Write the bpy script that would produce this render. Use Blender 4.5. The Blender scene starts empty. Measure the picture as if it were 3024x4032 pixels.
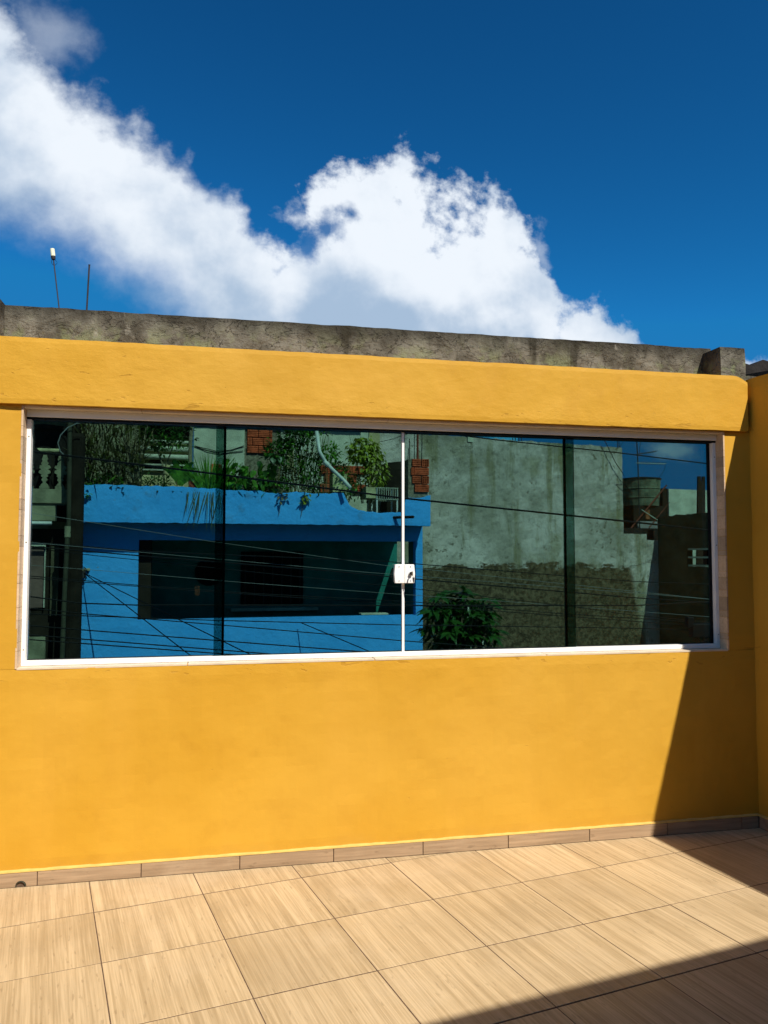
import bpy, bmesh, math, random
import mathutils
from mathutils import Vector, Matrix, noise
random.seed(7)
R = math.radians
S = bpy.context.scene
COL = S.collection

# ---------------------------------------------------------------- camera
FPX = 3117.6352                      # focal length in pixels of the 3024 px wide frame
CAM = Vector((1.07104, -3.91641, 1.48608))
CR = Vector((0.97794672, -0.2088525, 0.00091753))
CU = Vector((-0.01254013, -0.05433252, 0.99844415))
CF = Vector((0.2084777, 0.97643669, 0.05575335))
cam = bpy.data.cameras.new('camera')
cam.sensor_fit = 'HORIZONTAL'
cam.sensor_width = 36.0
cam.lens = FPX / 3024 * 36.0
cam.clip_start = 0.05
cam.clip_end = 3000
camo = bpy.data.objects.new('camera', cam)
COL.objects.link(camo)
camo.matrix_world = Matrix(((CR.x, CU.x, -CF.x, CAM.x), (CR.y, CU.y, -CF.y, CAM.y), (CR.z, CU.z, -CF.z, CAM.z), (0, 0, 0, 1)))
S.camera = camo
S.render.resolution_x = 768
S.render.resolution_y = 1024
S.render.engine = 'CYCLES'
S.cycles.max_bounces = 10
S.cycles.diffuse_bounces = 3
S.cycles.transparent_max_bounces = 24
S.view_settings.view_transform = 'Standard'
S.view_settings.look = 'None'
S.view_settings.gamma = 1
S.view_settings.use_curve_mapping = False
S.view_settings.exposure = 0.27

K = 3024 / 1659.0                    # measured drawing units (1659 wide) to pixels
def ray(X, Y):
    return (CF * FPX + CR * (X * K - 1512) - CU * (Y * K - 2016))
def at(X, Y, y):
    d = ray(X, Y)
    return CAM + d * ((y - CAM.y) / d.y)
def uv(X, Y):
    d = ray(X, Y)
    return d.x / d.y, d.z / d.y

# ---------------------------------------------------------------- node helper
class NT:
    def __init__(s, nt):
        s.nt = nt
        s.N = nt.nodes
        s.L = nt.links
    def new(s, t, **k):
        n = s.N.new(t)
        for a, b in k.items():
            setattr(n, a, b)
        return n
    def put(s, sock, v):
        if v is None:
            return
        if isinstance(v, bpy.types.NodeSocket):
            s.L.new(v, sock)
        elif isinstance(v, (tuple, list)) and len(v) == 3 and sock.type == 'RGBA':
            sock.default_value = (*v, 1)
        else:
            sock.default_value = v
    def m(s, op, a, b=None, c=None, clamp=False):
        n = s.new('ShaderNodeMath', operation=op, use_clamp=clamp)
        s.put(n.inputs[0], a); s.put(n.inputs[1], b)
        if c is not None:
            s.put(n.inputs[2], c)
        return n.outputs[0]
    def vm(s, op, a, b=None, sc=None):
        n = s.new('ShaderNodeVectorMath', operation=op)
        s.put(n.inputs[0], a); s.put(n.inputs[1], b)
        if sc is not None:
            s.put(n.inputs['Scale'], sc)
        return n.outputs[0]
    def mix(s, f, a, b, blend='MIX'):
        n = s.new('ShaderNodeMix', data_type='RGBA', blend_type=blend)
        s.put(n.inputs[0], f); s.put(n.inputs[6], a); s.put(n.inputs[7], b)
        return n.outputs[2]
    def ramp(s, f, lo, hi, a=0.0, b=1.0, smooth=True):
        n = s.new('ShaderNodeMapRange')
        n.interpolation_type = 'SMOOTHSTEP' if smooth else 'LINEAR'
        n.clamp = True
        s.put(n.inputs[0], f)
        for i, v in zip((1, 2, 3, 4), (lo, hi, a, b)):
            s.put(n.inputs[i], v)
        return n.outputs[0]
    def noise(s, vec, scale, detail=4, rough=0.55, dist=0.0, out=0):
        n = s.new('ShaderNodeTexNoise')
        s.put(n.inputs['Vector'], vec)
        n.inputs['Scale'].default_value = scale
        n.inputs['Detail'].default_value = detail
        n.inputs['Roughness'].default_value = rough
        n.inputs['Distortion'].default_value = dist
        return n.outputs[out]
    def sep(s, v):
        n = s.new('ShaderNodeSeparateXYZ'); s.put(n.inputs[0], v)
        return n.outputs
    def comb(s, x, y, z):
        n = s.new('ShaderNodeCombineXYZ')
        for i, v in enumerate((x, y, z)):
            s.put(n.inputs[i], v)
        return n.outputs[0]
    def curve(s, f, pts):
        n = s.new('ShaderNodeFloatCurve')
        c = n.mapping.curves[0]
        n.mapping.clip_min_y = -2; n.mapping.clip_max_y = 3
        n.mapping.use_clip = False
        while len(c.points) < len(pts):
            c.points.new(0.5, 0.5)
        for p, (x, y) in zip(c.points, pts):
            p.location = (x, y); p.handle_type = 'AUTO_CLAMPED'
        n.mapping.update()
        s.put(n.inputs['Value'], f)
        return n.outputs[0]

# ---------------------------------------------------------------- sky with clouds
SUN = Vector((0.38, -0.87, 1.0)).normalized()      # towards the sun
SKYT = (0.05, 0.36, 0.44)
W = bpy.data.worlds.new('World')
S.world = W
W.use_nodes = True
n = NT(W.node_tree)
bg = [q for q in n.N if q.type == 'BACKGROUND'][0]
sky = n.new('ShaderNodeTexSky', sky_type='NISHITA', sun_disc=False)
sky.sun_elevation = math.asin(SUN.z)
sky.sun_rotation = math.atan2(SUN.x, SUN.y)
sky.altitude = 700
sky.air_density = 1.0
sky.dust_density = 0.4
sky.ozone_density = 2.5
bg.inputs[1].default_value = 0.1
gm = n.new('ShaderNodeGamma'); n.put(gm.inputs[0], sky.outputs[0]); gm.inputs[1].default_value = 1.5
skyc = n.mix(1.0, n.mix(1.0, gm.outputs[0], SKYT, 'MULTIPLY'), (0.19, 1.62, 4.15), 'DARKEN')
tc = n.new('ShaderNodeTexCoord')
d = tc.outputs['Generated']
dx, dy, dz = n.sep(d)
ys = n.m('MAXIMUM', dy, 0.02)
u0, v0 = n.m('DIVIDE', dx, ys), n.m('DIVIDE', dz, ys)
p0 = n.comb(u0, v0, 0.0)
UMIN, UMAX = -1.2, 1.6
def cu(pts):
    o = []
    for X, Y in pts:
        a, b = uv(X, Y)
        o.append(((a - UMIN) / (UMAX - UMIN), b))
    return o
# slow warp of the outline plus fine billows
w1 = n.noise(p0, 7.0, 3, 0.5, out=1)
warp = n.vm('SCALE', n.vm('SUBTRACT', w1, (0.5, 0.5, 0.5)), sc=0.055)
p1 = n.vm('ADD', p0, warp)
u1, v1, _ = n.sep(p1)
un = n.m('DIVIDE', n.m('SUBTRACT', u1, UMIN), UMAX - UMIN)
top = n.curve(un, [(0, 1.25)] + cu([(-260, -260), (0, 40), (60, 85), (110, 140), (190, 205), (250, 240), (330, 300), (400, 368), (470, 405), (545, 470), (600, 500), (640, 470), (690, 392), (770, 362), (850, 352), (920, 405), (980, 440), (1040, 470), (1100, 492), (1150, 530), (1195, 610), (1235, 665), (1290, 696), (1340, 715), (1395, 745), (1430, 800), (1659, 870)]) + [(1, 0.2)])
bot = n.curve(un, [(0, 0.95)] + cu([(-260, 380), (0, 492), (100, 500), (180, 528), (240, 590), (300, 650), (350, 690), (420, 760), (520, 860), (1659, 900)]) + [(1, 0.15)])
dt = n.m('SUBTRACT', top, v1)
db = n.m('SUBTRACT', v1, bot)
f1 = n.noise(p0, 9.0, 10, 0.58)
f2 = n.noise(p0, 30.0, 8, 0.6)
ns = n.m('ADD', n.m('MULTIPLY', n.m('SUBTRACT', f1, 0.5), 0.30), n.m('MULTIPLY', n.m('SUBTRACT', f2, 0.5), 0.085))
namp = n.ramp(u0, uv(430, 500)[0], uv(720, 500)[0], 0.50, 1.15)
ns = n.m('MULTIPLY', ns, namp)
dens_t = n.ramp(n.m('ADD', dt, ns), -0.022, 0.030)
dens_b = n.ramp(n.m('ADD', db, n.m('MULTIPLY', ns, 0.9)), -0.03, 0.085)
dens = n.m('MULTIPLY', dens_t, dens_b)
def blob(X, Y, rx, ry, nz=1.0, lo=1.25, hi=0.5):
    a, b = uv(X, Y)
    a2, _q = uv(X + rx, Y); _q, b2 = uv(X, Y - ry)
    q = n.vm('MULTIPLY', n.vm('SUBTRACT', p1, (a, b, 0)), (1 / abs(a2 - a), 1 / abs(b2 - b), 0))
    ln = n.new('ShaderNodeVectorMath', operation='LENGTH'); n.put(ln.inputs[0], q)
    v = n.m('SUBTRACT', ln.outputs['Value'], n.m('MULTIPLY', ns, 17.0 * nz))
    return n.ramp(v, hi, lo, 1.0, 0.0)
for a in [(705, 490, 50, 42), (660, 520, 26, 60), (770, 452, 30, 22), (1010, 455, 30, 18)]:
    h = blob(*a, nz=-1.0, lo=1.5, hi=0.0)
    dens = n.m('MULTIPLY', dens, n.m('SUBTRACT', 1.0, n.m('MULTIPLY', h, 0.93)))
for (X, Y, rx, ry, s_) in [(745, 535, 48, 38, 1.0), (625, 465, 38, 26, .75), (1455, 985, 40, 24, .55), (1640, 805, 60, 26, .7), (100, 75, 75, 85, .34), (1170, 560, 22, 60, .4)]:
    dens = n.m('MAXIMUM', dens, n.m('MULTIPLY', blob(X, Y, rx, ry, 1.1, 1.4, 0.2), s_))
front = n.ramp(dy, 0.25, 0.42)
zz = n.ramp(dz, 0.9, 0.8)
dens = n.m('MULTIPLY', n.m('MULTIPLY', dens, front), zz)
# scattered fair-weather clouds over the rest of the sky
dzp = n.m('ADD', n.m('MAXIMUM', dz, 0.0), 0.25)
q3 = n.comb(n.m('DIVIDE', dx, dzp), n.m('DIVIDE', dy, dzp), 3.0)
g1 = n.noise(q3, 1.3, 9, 0.6)
back = n.ramp(dy, 0.22, 0.02)
sc = n.m('MULTIPLY', n.m('MULTIPLY', n.ramp(g1, 0.52, 0.66), back), n.ramp(dz, -0.02, 0.08))
dens = n.m('MAXIMUM', dens, sc)
# light and shade inside the cloud
pl = n.vm('ADD', p0, (0.012, 0.022, 0.0))
f1s = n.noise(p0, 8.0, 5, 0.5)
f1l = n.noise(pl, 8.0, 5, 0.5)
rel = n.m('MULTIPLY', n.m('SUBTRACT', f1s, f1l), 2.2)
low = n.ramp(dt, 0.02, 0.30)
low2 = n.noise(p0, 4.0, 4, 0.5)
g = n.m('ADD', n.m('MULTIPLY', low, 0.95), n.m('MULTIPLY', n.m('SUBTRACT', low2, 0.46), 2.6))
g = n.m('SUBTRACT', g, rel)
g = n.m('ADD', g, n.m('MULTIPLY', blob(820, 700, 260, 90, 0.4, 1.4, 0.1), 0.42))
g = n.ramp(g, -0.05, 0.98, 0.0, 0.85)
ccol = n.mix(g, (7.2, 7.7, 8.3), (2.5, 3.7, 5.3))
total = n.mix(dens, skyc, ccol)
n.put(bg.inputs[0], total)

sun = bpy.data.lights.new('sun', 'SUN')
sun.energy = 4.9
sun.angle = R(0.5)
sun.color = (1.0, 0.95, 0.87)
suno = bpy.data.objects.new('sun', sun)
COL.objects.link(suno)
suno.location = SUN * 60
suno.rotation_euler = SUN.to_track_quat('Z', 'Y').to_euler()

# ---------------------------------------------------------------- materials
def material(name, fn, rough=0.8, spec=0.3, metal=0.0):
    m = bpy.data.materials.new(name)
    m.use_nodes = True
    n = NT(m.node_tree)
    b = [q for q in n.N if q.type == 'BSDF_PRINCIPLED'][0]
    b.inputs['Roughness'].default_value = rough
    b.inputs['Specular IOR Level'].default_value = spec
    b.inputs['Metallic'].default_value = metal
    fn(n, b)
    return m
def bump(n, b, h, strength, dist):
    k = n.new('ShaderNodeBump')
    k.inputs['Strength'].default_value = strength
    k.inputs['Distance'].default_value = dist
    n.put(k.inputs['Height'], h)
    n.put(b.inputs['Normal'], k.outputs[0])
def pos(n):
    return n.new('ShaderNodeNewGeometry').outputs['Position']
def plain(name, c, rough=0.6, spec=0.3, var=0.12, scale=14, bmp=0.0, metal=0.0):
    def fn(n, b):
        f = n.noise(pos(n), scale, 5, 0.6)
        n.put(b.inputs['Base Color'], n.mix(n.ramp(f, 0.3, 0.7), tuple(x * (1 - var) for x in c), tuple(min(1, x * (1 + var)) for x in c)))
        if bmp:
            bump(n, b, n.noise(pos(n), scale * 3, 5, 0.6), bmp, 0.02)
    return material(name, fn, rough, spec, metal)

def yellow_fn(n, b, drag=1.0):
    p = pos(n)
    a = n.noise(p, 1.3, 4, 0.55)
    c = n.mix(n.ramp(a, 0.3, 0.7), (0.565, 0.288, 0.020), (0.62, 0.330, 0.030))
    a2 = n.noise(p, 6.0, 6, 0.6)
    c = n.mix(n.ramp(a2, 0.50, 0.72, 0, 0.35), c, (0.50, 0.245, 0.018))
    ps = n.vm('MULTIPLY', p, (1, 1, 2.4))
    # faint roller streaks, sparse pocks and short trowel nicks, denser along the beam edge and under the sill
    z = n.sep(p)[2]
    x = n.sep(p)[0]
    ro = n.noise(n.vm('MULTIPLY', p, (5, 5, 0.7)), 1.0, 3, 0.5)
    c = n.mix(n.ramp(ro, 0.45, 0.7, 0, 0.16), c, (0.70, 0.37, 0.05))
    c = n.mix(n.ramp(n.noise(p, 0.55, 2, 0.5), 0.42, 0.66, 0, 0.35), c, (0.60, 0.335, 0.045))
    edge = n.m('MAXIMUM', n.m('MULTIPLY', n.ramp(z, 2.33, 2.21), n.ramp(z, 2.15, 2.18)), n.m('MULTIPLY', n.ramp(z, 0.84, 0.95), n.ramp(z, 1.0, 0.97)))
    left = n.m('MULTIPLY', n.ramp(z, 2.19, 2.22), n.ramp(x, 1.6, 0.2))
    edge = n.m('MAXIMUM', edge, n.m('MULTIPLY', left, 0.75))
    nk = n.noise(n.vm('MULTIPLY', p, (11, 11, 34)), 1.0, 4, 0.55, 0.5)
    thr = n.m('SUBTRACT', 0.735, n.m('MULTIPLY', edge, 0.105))
    nick = n.ramp(n.m('SUBTRACT', nk, thr), 0.0, 0.03)
    pk = n.noise(p, 46, 2, 0.5)
    pock = n.ramp(n.m('SUBTRACT', pk, n.m('SUBTRACT', 0.80, n.m('MULTIPLY', edge, 0.05))), 0.0, 0.03)
    cut = n.m('MAXIMUM', nick, pock)
    h = n.m('ADD', n.m('MULTIPLY', n.noise(p, 3.5, 3, 0.5), 0.8), n.m('MULTIPLY', n.noise(p, 150, 3, 0.6), 0.020))
    h = n.m('ADD', h, n.m('MULTIPLY', n.noise(n.vm('MULTIPLY', p, (1, 1, 1.8)), 20, 5, 0.6), n.m('ADD', n.ramp(z, 2.15, 2.19, 0.07, 0.17), n.m('MULTIPLY', edge, 0.16))))
    h = n.m('SUBTRACT', h, n.m('MULTIPLY', cut, 0.16))
    c = n.mix(n.m('MULTIPLY', cut, 0.38), c, (0.36, 0.16, 0.012))
    dirt = n.m('MULTIPLY', n.ramp(n.m('ADD', z, n.m('MULTIPLY', n.noise(n.vm('MULTIPLY', p, (6, 6, 2)), 1.0, 5, 0.6), 0.12)), 0.19, 0.10), n.ramp(z, 1.2, 1.0))
    c = n.mix(n.m('MULTIPLY', dirt, 0.22), c, (0.42, 0.24, 0.06))
    n.put(b.inputs['Base Color'], c)
    bump(n, b, h, 0.5, 0.018)
M = {}
M['yellow'] = material('yellow_plaster', yellow_fn, 0.62, 0.22)
M['lip'] = plain('yellow_paint_edge', (0.70, 0.45, 0.12), 0.6, 0.3, 0.1)

def concrete_fn(n, b):
    p = pos(n)
    st = n.noise(n.vm('MULTIPLY', p, (9, 9, 1.2)), 1.0, 5, 0.6)
    a = n.noise(p, 5, 8, 0.62)
    c = n.mix(n.ramp(a, 0.35, 0.65), (0.080, 0.070, 0.050), (0.215, 0.195, 0.150))
    li = n.noise(p, 9, 7, 0.65)
    z = n.sep(p)[2]
    lowz = n.ramp(z, 2.66, 2.5)
    c = n.mix(n.m('MULTIPLY', n.ramp(li, 0.48, 0.60), n.m('ADD', n.m('MULTIPLY', lowz, 0.7), 0.12)), c, (0.215, 0.235, 0.115))
    topd = n.ramp(n.m('ADD', z, n.m('MULTIPLY', st, 0.16)), 2.68, 2.79)
    c = n.mix(n.m('MULTIPLY', topd, 0.8), c, (0.030, 0.026, 0.018))
    c = n.mix(n.m('MULTIPLY', n.ramp(st, 0.56, 0.66), 0.7), c, (0.035, 0.030, 0.018))
    pale = n.ramp(n.noise(n.vm('MULTIPLY', p, (5, 5, 2)), 1.0, 6, 0.7), 0.60, 0.66)
    c = n.mix(n.m('MULTIPLY', pale, 0.5), c, (0.36, 0.33, 0.26))
    cr = n.noise(n.vm('MULTIPLY', p, (1, 1, 1.8)), 6.5, 8, 0.6, 0.8)
    rd = n.m('ABSOLUTE', n.m('SUBTRACT', cr, 0.5))
    ck = n.ramp(rd, 0.001, 0.007, 1, 0)
    ckm = n.m('MULTIPLY', ck, n.ramp(n.noise(p, 2, 2, 0.5), 0.42, 0.62))
    c = n.mix(n.m('MULTIPLY', ckm, 0.75), c, (0.02, 0.017, 0.012))
    n.put(b.inputs['Base Color'], c)
    h = n.m('ADD', n.noise(p, 14, 9, 0.7), n.m('MULTIPLY', n.ramp(cr, 0.49, 0.51), 0.5))
    h = n.m('SUBTRACT', h, n.m('MULTIPLY', ckm, 0.5))
    bump(n, b, h, 0.8, 0.03)
M['concrete'] = material('weathered_concrete', concrete_fn, 0.92, 0.15)

def wood_fn(col1, col2, dark, axis, rv=0.10):
    def fn(n, b):
        o = n.new('ShaderNodeTexCoord').outputs['Object']
        oi = n.new('ShaderNodeObjectInfo').outputs['Random']
        off = n.comb(n.m('MULTIPLY', oi, 37.0), n.m('MULTIPLY', oi, 91.0), n.m('MULTIPLY', oi, 13.0))
        p = n.vm('ADD', o, off)
        sx = (1, 26, 26) if axis == 'x' else (34, 0.6, 34)
        sf = (4, 120, 90) if axis == 'x' else (150, 3, 90)
        a = n.noise(n.vm('MULTIPLY', p, sx), 1.0, 3, 0.6)
        f = n.noise(n.vm('MULTIPLY', p, sf), 1.0, 3, 0.6)
        cl = n.noise(n.vm('MULTIPLY', p, (2.2, 2.2, 2.2)), 1.0, 3, 0.5)
        t = n.m('ADD', n.m('MULTIPLY', a, 0.45), n.m('MULTIPLY', f, 0.55))
        c = n.mix(n.ramp(t, 0.34, 0.66), col1, col2)
        c = n.mix(n.ramp(cl, 0.45, 0.7, 0, 0.35), c, tuple(x * 0.84 for x in col1))
        sp = n.noise(n.vm('MULTIPLY', p, (14, 70, 40) if axis == 'x' else (70, 14, 40)), 1.0, 3, 0.5)
        c = n.mix(n.m('MULTIPLY', n.ramp(sp, 0.63, 0.72), 0.42), c, dark)
        hsv = n.new('ShaderNodeHueSaturation')
        n.put(hsv.inputs['Color'], c)
        n.put(hsv.inputs['Value'], n.m('ADD', 1.0 - rv / 2, n.m('MULTIPLY', oi, rv)))
        du = n.noise(pos(n), 1.6, 6, 0.65)
        c2 = n.mix(n.ramp(du, 0.5, 0.72, 0, 0.22), hsv.outputs[0], (0.72, 0.57, 0.38))
        n.put(b.inputs['Base Color'], c2)
        n.put(b.inputs['Roughness'], n.ramp(n.noise(pos(n), 4, 5, 0.6), 0.3, 0.7, 0.42, 0.6))
        bump(n, b, n.m('ADD', f, n.m('MULTIPLY', a, 0.5)), 0.10, 0.01)
    return fn
M['tile'] = material('wood_look_floor_tile', wood_fn((0.41, 0.290, 0.153), (0.64, 0.475, 0.272), (0.25, 0.17, 0.09), 'y'), 0.5, 0.35)
M['skirt'] = material('wood_look_skirting_tile', wood_fn((0.30, 0.20, 0.115), (0.44, 0.30, 0.18), (0.15, 0.095, 0.05), 'x'), 0.5, 0.35)
M['reveal'] = material('wood_look_reveal_tile', wood_fn((0.54, 0.37, 0.22), (0.68, 0.49, 0.31), (0.35, 0.23, 0.13), 'x', 0.45), 0.5, 0.3)
M['grout'] = plain('brown_grout', (0.13, 0.082, 0.052), 0.9, 0.1, 0.25, 40)
M['white'] = plain('white_aluminium', (0.90, 0.88, 0.82), 0.38, 0.45, 0.02)
M['sill'] = plain('pale_sill_tile', (0.68, 0.55, 0.39), 0.45, 0.3, 0.08)
M['seal'] = plain('black_rubber_seal', (0.006, 0.006, 0.006), 0.6, 0.2, 0.1)
M['chrome'] = plain('steel', (0.55, 0.54, 0.52), 0.22, 0.5, 0.05, metal=1.0)
M['brass'] = plain('brass_key', (0.30, 0.24, 0.17), 0.35, 0.5, 0.05, metal=1.0)
M['pvc'] = plain('white_pvc', (0.62, 0.66, 0.60), 0.5, 0.35, 0.12, 6)
M['lamp'] = plain('pale_lamp_housing', (0.80, 0.80, 0.55), 0.5, 0.3, 0.08, 20)
M['iron'] = plain('dark_iron', (0.03, 0.026, 0.026), 0.6, 0.3, 0.3, 20)
M['rust'] = plain('rusty_red_steel', (0.20, 0.05, 0.028), 0.75, 0.2, 0.35, 12)
M['wire'] = plain('black_cable', (0.004, 0.004, 0.005), 0.55, 0.25, 0.1)
M['wire_pale'] = plain('grey_cable', (0.20, 0.21, 0.20), 0.6, 0.3, 0.1)
M['soil'] = plain('dark_soil', (0.045, 0.033, 0.02), 0.95, 0.05, 0.4, 20, 0.6)
M['stem'] = plain('green_brown_stem', (0.14, 0.12, 0.05), 0.7, 0.2, 0.35, 20)
M['bark'] = plain('pale_bark', (0.23, 0.20, 0.12), 0.85, 0.1, 0.35, 14, 0.5)
M['asphalt'] = plain('street_asphalt', (0.05, 0.05, 0.05), 0.9, 0.1, 0.2, 8, 0.3)
M['pave'] = plain('pavement_concrete', (0.24, 0.23, 0.21), 0.9, 0.1, 0.2, 5, 0.3)
M['teal'] = plain('teal_interior_paint', (0.018, 0.20, 0.165), 0.7, 0.2, 0.2, 3)
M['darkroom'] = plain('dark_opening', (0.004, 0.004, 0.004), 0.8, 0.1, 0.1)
M['brick'] = plain('red_hollow_brick', (0.52, 0.105, 0.045), 0.85, 0.1, 0.35, 9, 0.5)
M['brickcore'] = plain('brick_hollow', (0.03, 0.012, 0.008), 0.9, 0.05, 0.2)
M['mortar'] = plain('rough_mortar', (0.23, 0.20, 0.14), 0.95, 0.08, 0.4, 16, 0.9)
M['tank_blue'] = plain('blue_water_tank', (0.10, 0.50, 0.85), 0.5, 0.3, 0.1)
M['drum'] = plain('stained_concrete_tank', (0.14, 0.155, 0.10), 0.9, 0.15, 0.5, 5, 0.5)
M['roof'] = plain('terracotta_roof', (0.28, 0.10, 0.045), 0.85, 0.1, 0.35, 9, 0.4)
M['fibre'] = plain('dark_fibre_cement', (0.022, 0.019, 0.017), 0.9, 0.1, 0.35, 9, 0.5)
M['wooddark'] = plain('dark_plank', (0.03, 0.022, 0.016), 0.85, 0.1, 0.3, 12, 0.4)
M['box'] = plain('pale_planter', (0.45, 0.42, 0.22), 0.8, 0.2, 0.3, 8, 0.3)
M['clay'] = plain('red_clay', (0.30, 0.06, 0.03), 0.8, 0.2, 0.3, 12)
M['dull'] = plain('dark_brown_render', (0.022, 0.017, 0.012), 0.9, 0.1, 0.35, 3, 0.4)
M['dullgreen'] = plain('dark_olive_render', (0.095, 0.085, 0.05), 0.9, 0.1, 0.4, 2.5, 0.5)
M['olive'] = plain('olive_grey_render', (0.245, 0.24, 0.15), 0.9, 0.1, 0.3, 4, 0.5)
M['pale'] = plain('pale_green_grey_render', (0.50, 0.52, 0.40), 0.9, 0.1, 0.2, 2.5, 0.3)
M['palewarm'] = plain('pale_yellow_render', (0.52, 0.46, 0.24), 0.9, 0.1, 0.2, 3, 0.3)
M['olive_dark'] = plain('dark_olive_pipe', (0.05, 0.05, 0.03), 0.7, 0.2, 0.3, 5)
M['door'] = plain('pinkish_brown_door', (0.16, 0.10, 0.08), 0.6, 0.3, 0.2, 6)

def blue_fn(n, b):
    p = pos(n)
    a = n.noise(p, 1.6, 5, 0.6)
    c = n.mix(n.ramp(a, 0.3, 0.7), (0.045, 0.375, 0.90), (0.065, 0.43, 0.98))
    z = n.sep(p)[2]
    dr = n.noise(n.vm('MULTIPLY', p, (3, 3, 3)), 1.0, 7, 0.68)
    c = n.mix(n.m('MULTIPLY', n.ramp(dr, 0.56, 0.66), n.ramp(z, 1.6, 2.8, 0.10, 0.38)), c, (0.09, 0.16, 0.20))
    ch = n.noise(p, 7, 6, 0.65)
    chip = n.m('MULTIPLY', n.ramp(n.m('ADD', ch, n.ramp(z, 2.85, 3.15, 0, 0.22)), 0.70, 0.74), 0.9)
    c = n.mix(chip, c, (0.34, 0.31, 0.12))
    n.put(b.inputs['Base Color'], c)
    bump(n, b, n.m('ADD', n.noise(p, 10, 6, 0.6), n.m('MULTIPLY', n.noise(p, 3, 3, 0.5), 1.5)), 0.35, 0.04)
M['blue'] = material('blue_painted_plaster', blue_fn, 0.75, 0.2)

# right-hand limit of the bare render (x, slope)
BARE_K, BARE_X = 0.19, 11.87
def grey_fn(n, b):
    p = pos(n)
    a = n.noise(p, 1.1, 7, 0.62)
    c = n.mix(n.ramp(a, 0.35, 0.66), (0.34, 0.31, 0.25), (0.60, 0.54, 0.475))
    st = n.noise(n.vm('MULTIPLY', p, (1.7, 1.7, 0.22)), 1.0, 6, 0.68)
    c = n.mix(n.m('MULTIPLY', n.ramp(st, 0.50, 0.62), 0.7), c, (0.19, 0.17, 0.075))
    sp = n.noise(p, 6.5, 7, 0.68)
    c = n.mix(n.m('MULTIPLY', n.ramp(sp, 0.56, 0.63), n.ramp(n.noise(p, 0.8, 3, 0.5), 0.42, 0.62, 0.15, 0.8)), c, (0.085, 0.075, 0.04))
    ol = n.noise(n.vm('ADD', p, (7.0, 3.0, 1.0)), 0.9, 6, 0.65)
    c = n.mix(n.m('MULTIPLY', n.ramp(ol, 0.52, 0.66), 0.55), c, (0.22, 0.20, 0.09))
    cr = n.noise(n.vm('MULTIPLY', p, (1, 1, 1.4)), 2.6, 9, 0.62, 0.4)
    ckk = n.m('MULTIPLY', n.ramp(n.m('ABSOLUTE', n.m('SUBTRACT', cr, 0.5)), 0.001, 0.007, 1, 0), n.ramp(n.noise(p, 1.4, 2, 0.5), 0.48, 0.6))
    c = n.mix(n.m('MULTIPLY', ckk, 0.8), c, (0.03, 0.028, 0.02))
    z = n.sep(p)[2]
    tp = n.ramp(n.m('ADD', z, n.m('MULTIPLY', n.noise(n.vm('MULTIPLY', p, (3, 3, .6)), 1.0, 6, 0.65), 0.9)), 4.55, 5.1)
    c = n.mix(n.m('MULTIPLY', tp, 0.7), c, (0.07, 0.065, 0.04))
    # bare rough render below a ragged line
    rg = n.m('ADD', z, n.m('MULTIPLY', n.m('SUBTRACT', n.noise(n.vm('MULTIPLY', p, (1.2, 1.2, 3)), 1.6, 8, 0.7), 0.5), 1.1))
    x = n.sep(p)[0]
    bare = n.m('MULTIPLY', n.ramp(rg, 1.30, 1.24), n.ramp(n.m('ADD', x, n.m('MULTIPLY', rg, BARE_K)), BARE_X + 0.1, BARE_X - 0.1, 0, 1))
    rc = n.noise(p, 9, 8, 0.75)
    bc = n.mix(n.ramp(rc, 0.4, 0.62), (0.070, 0.050, 0.028), (0.20, 0.150, 0.085))
    c = n.mix(bare, c, bc)
    n.put(b.inputs['Base Color'], c)
    h = n.m('ADD', n.m('MULTIPLY', sp, -1.4), n.m('MULTIPLY', n.m('MULTIPLY', rc, bare), 3.0))
    bump(n, b, n.m('ADD', h, n.m('MULTIPLY', n.ramp(rg, 1.30, 1.24), -1.0)), 0.6, 0.05)
M['grey'] = material('stained_grey_render', grey_fn, 0.92, 0.1)

def leaf(name, c, tr=0.35, rough=0.4, spec=0.4):
    m = bpy.data.materials.new(name)
    m.use_nodes = True
    n = NT(m.node_tree)
    b = [q for q in n.N if q.type == 'BSDF_PRINCIPLED'][0]
    out = [q for q in n.N if q.type == 'OUTPUT_MATERIAL'][0]
    f = n.noise(pos(n), 9, 3, 0.6)
    cc = n.mix(n.ramp(f, 0.3, 0.7), tuple(x * 0.6 for x in c), tuple(x * 1.4 for x in c))
    n.put(b.inputs['Base Color'], cc)
    b.inputs['Roughness'].default_value = rough
    b.inputs['Specular IOR Level'].default_value = spec
    t = n.new('ShaderNodeBsdfTranslucent')
    n.put(t.inputs[0], cc)
    mx = n.new('ShaderNodeMixShader')
    mx.inputs[0].default_value = tr
    n.L.new(b.outputs[0], mx.inputs[1]); n.L.new(t.outputs[0], mx.inputs[2])
    n.L.new(mx.outputs[0], out.inputs[0])
    return m
M['leaf'] = leaf('green_leaf', (0.11, 0.30, 0.03))
M['leafd'] = leaf('dark_green_leaf', (0.03, 0.10, 0.016), 0.25, 0.3, 0.6)
M['leafy'] = leaf('yellow_green_leaf', (0.30, 0.36, 0.04))
M['blade'] = leaf('olive_cane_blade', (0.12, 0.14, 0.035))
M['dry'] = leaf('dry_blade', (0.24, 0.20, 0.10))

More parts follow.
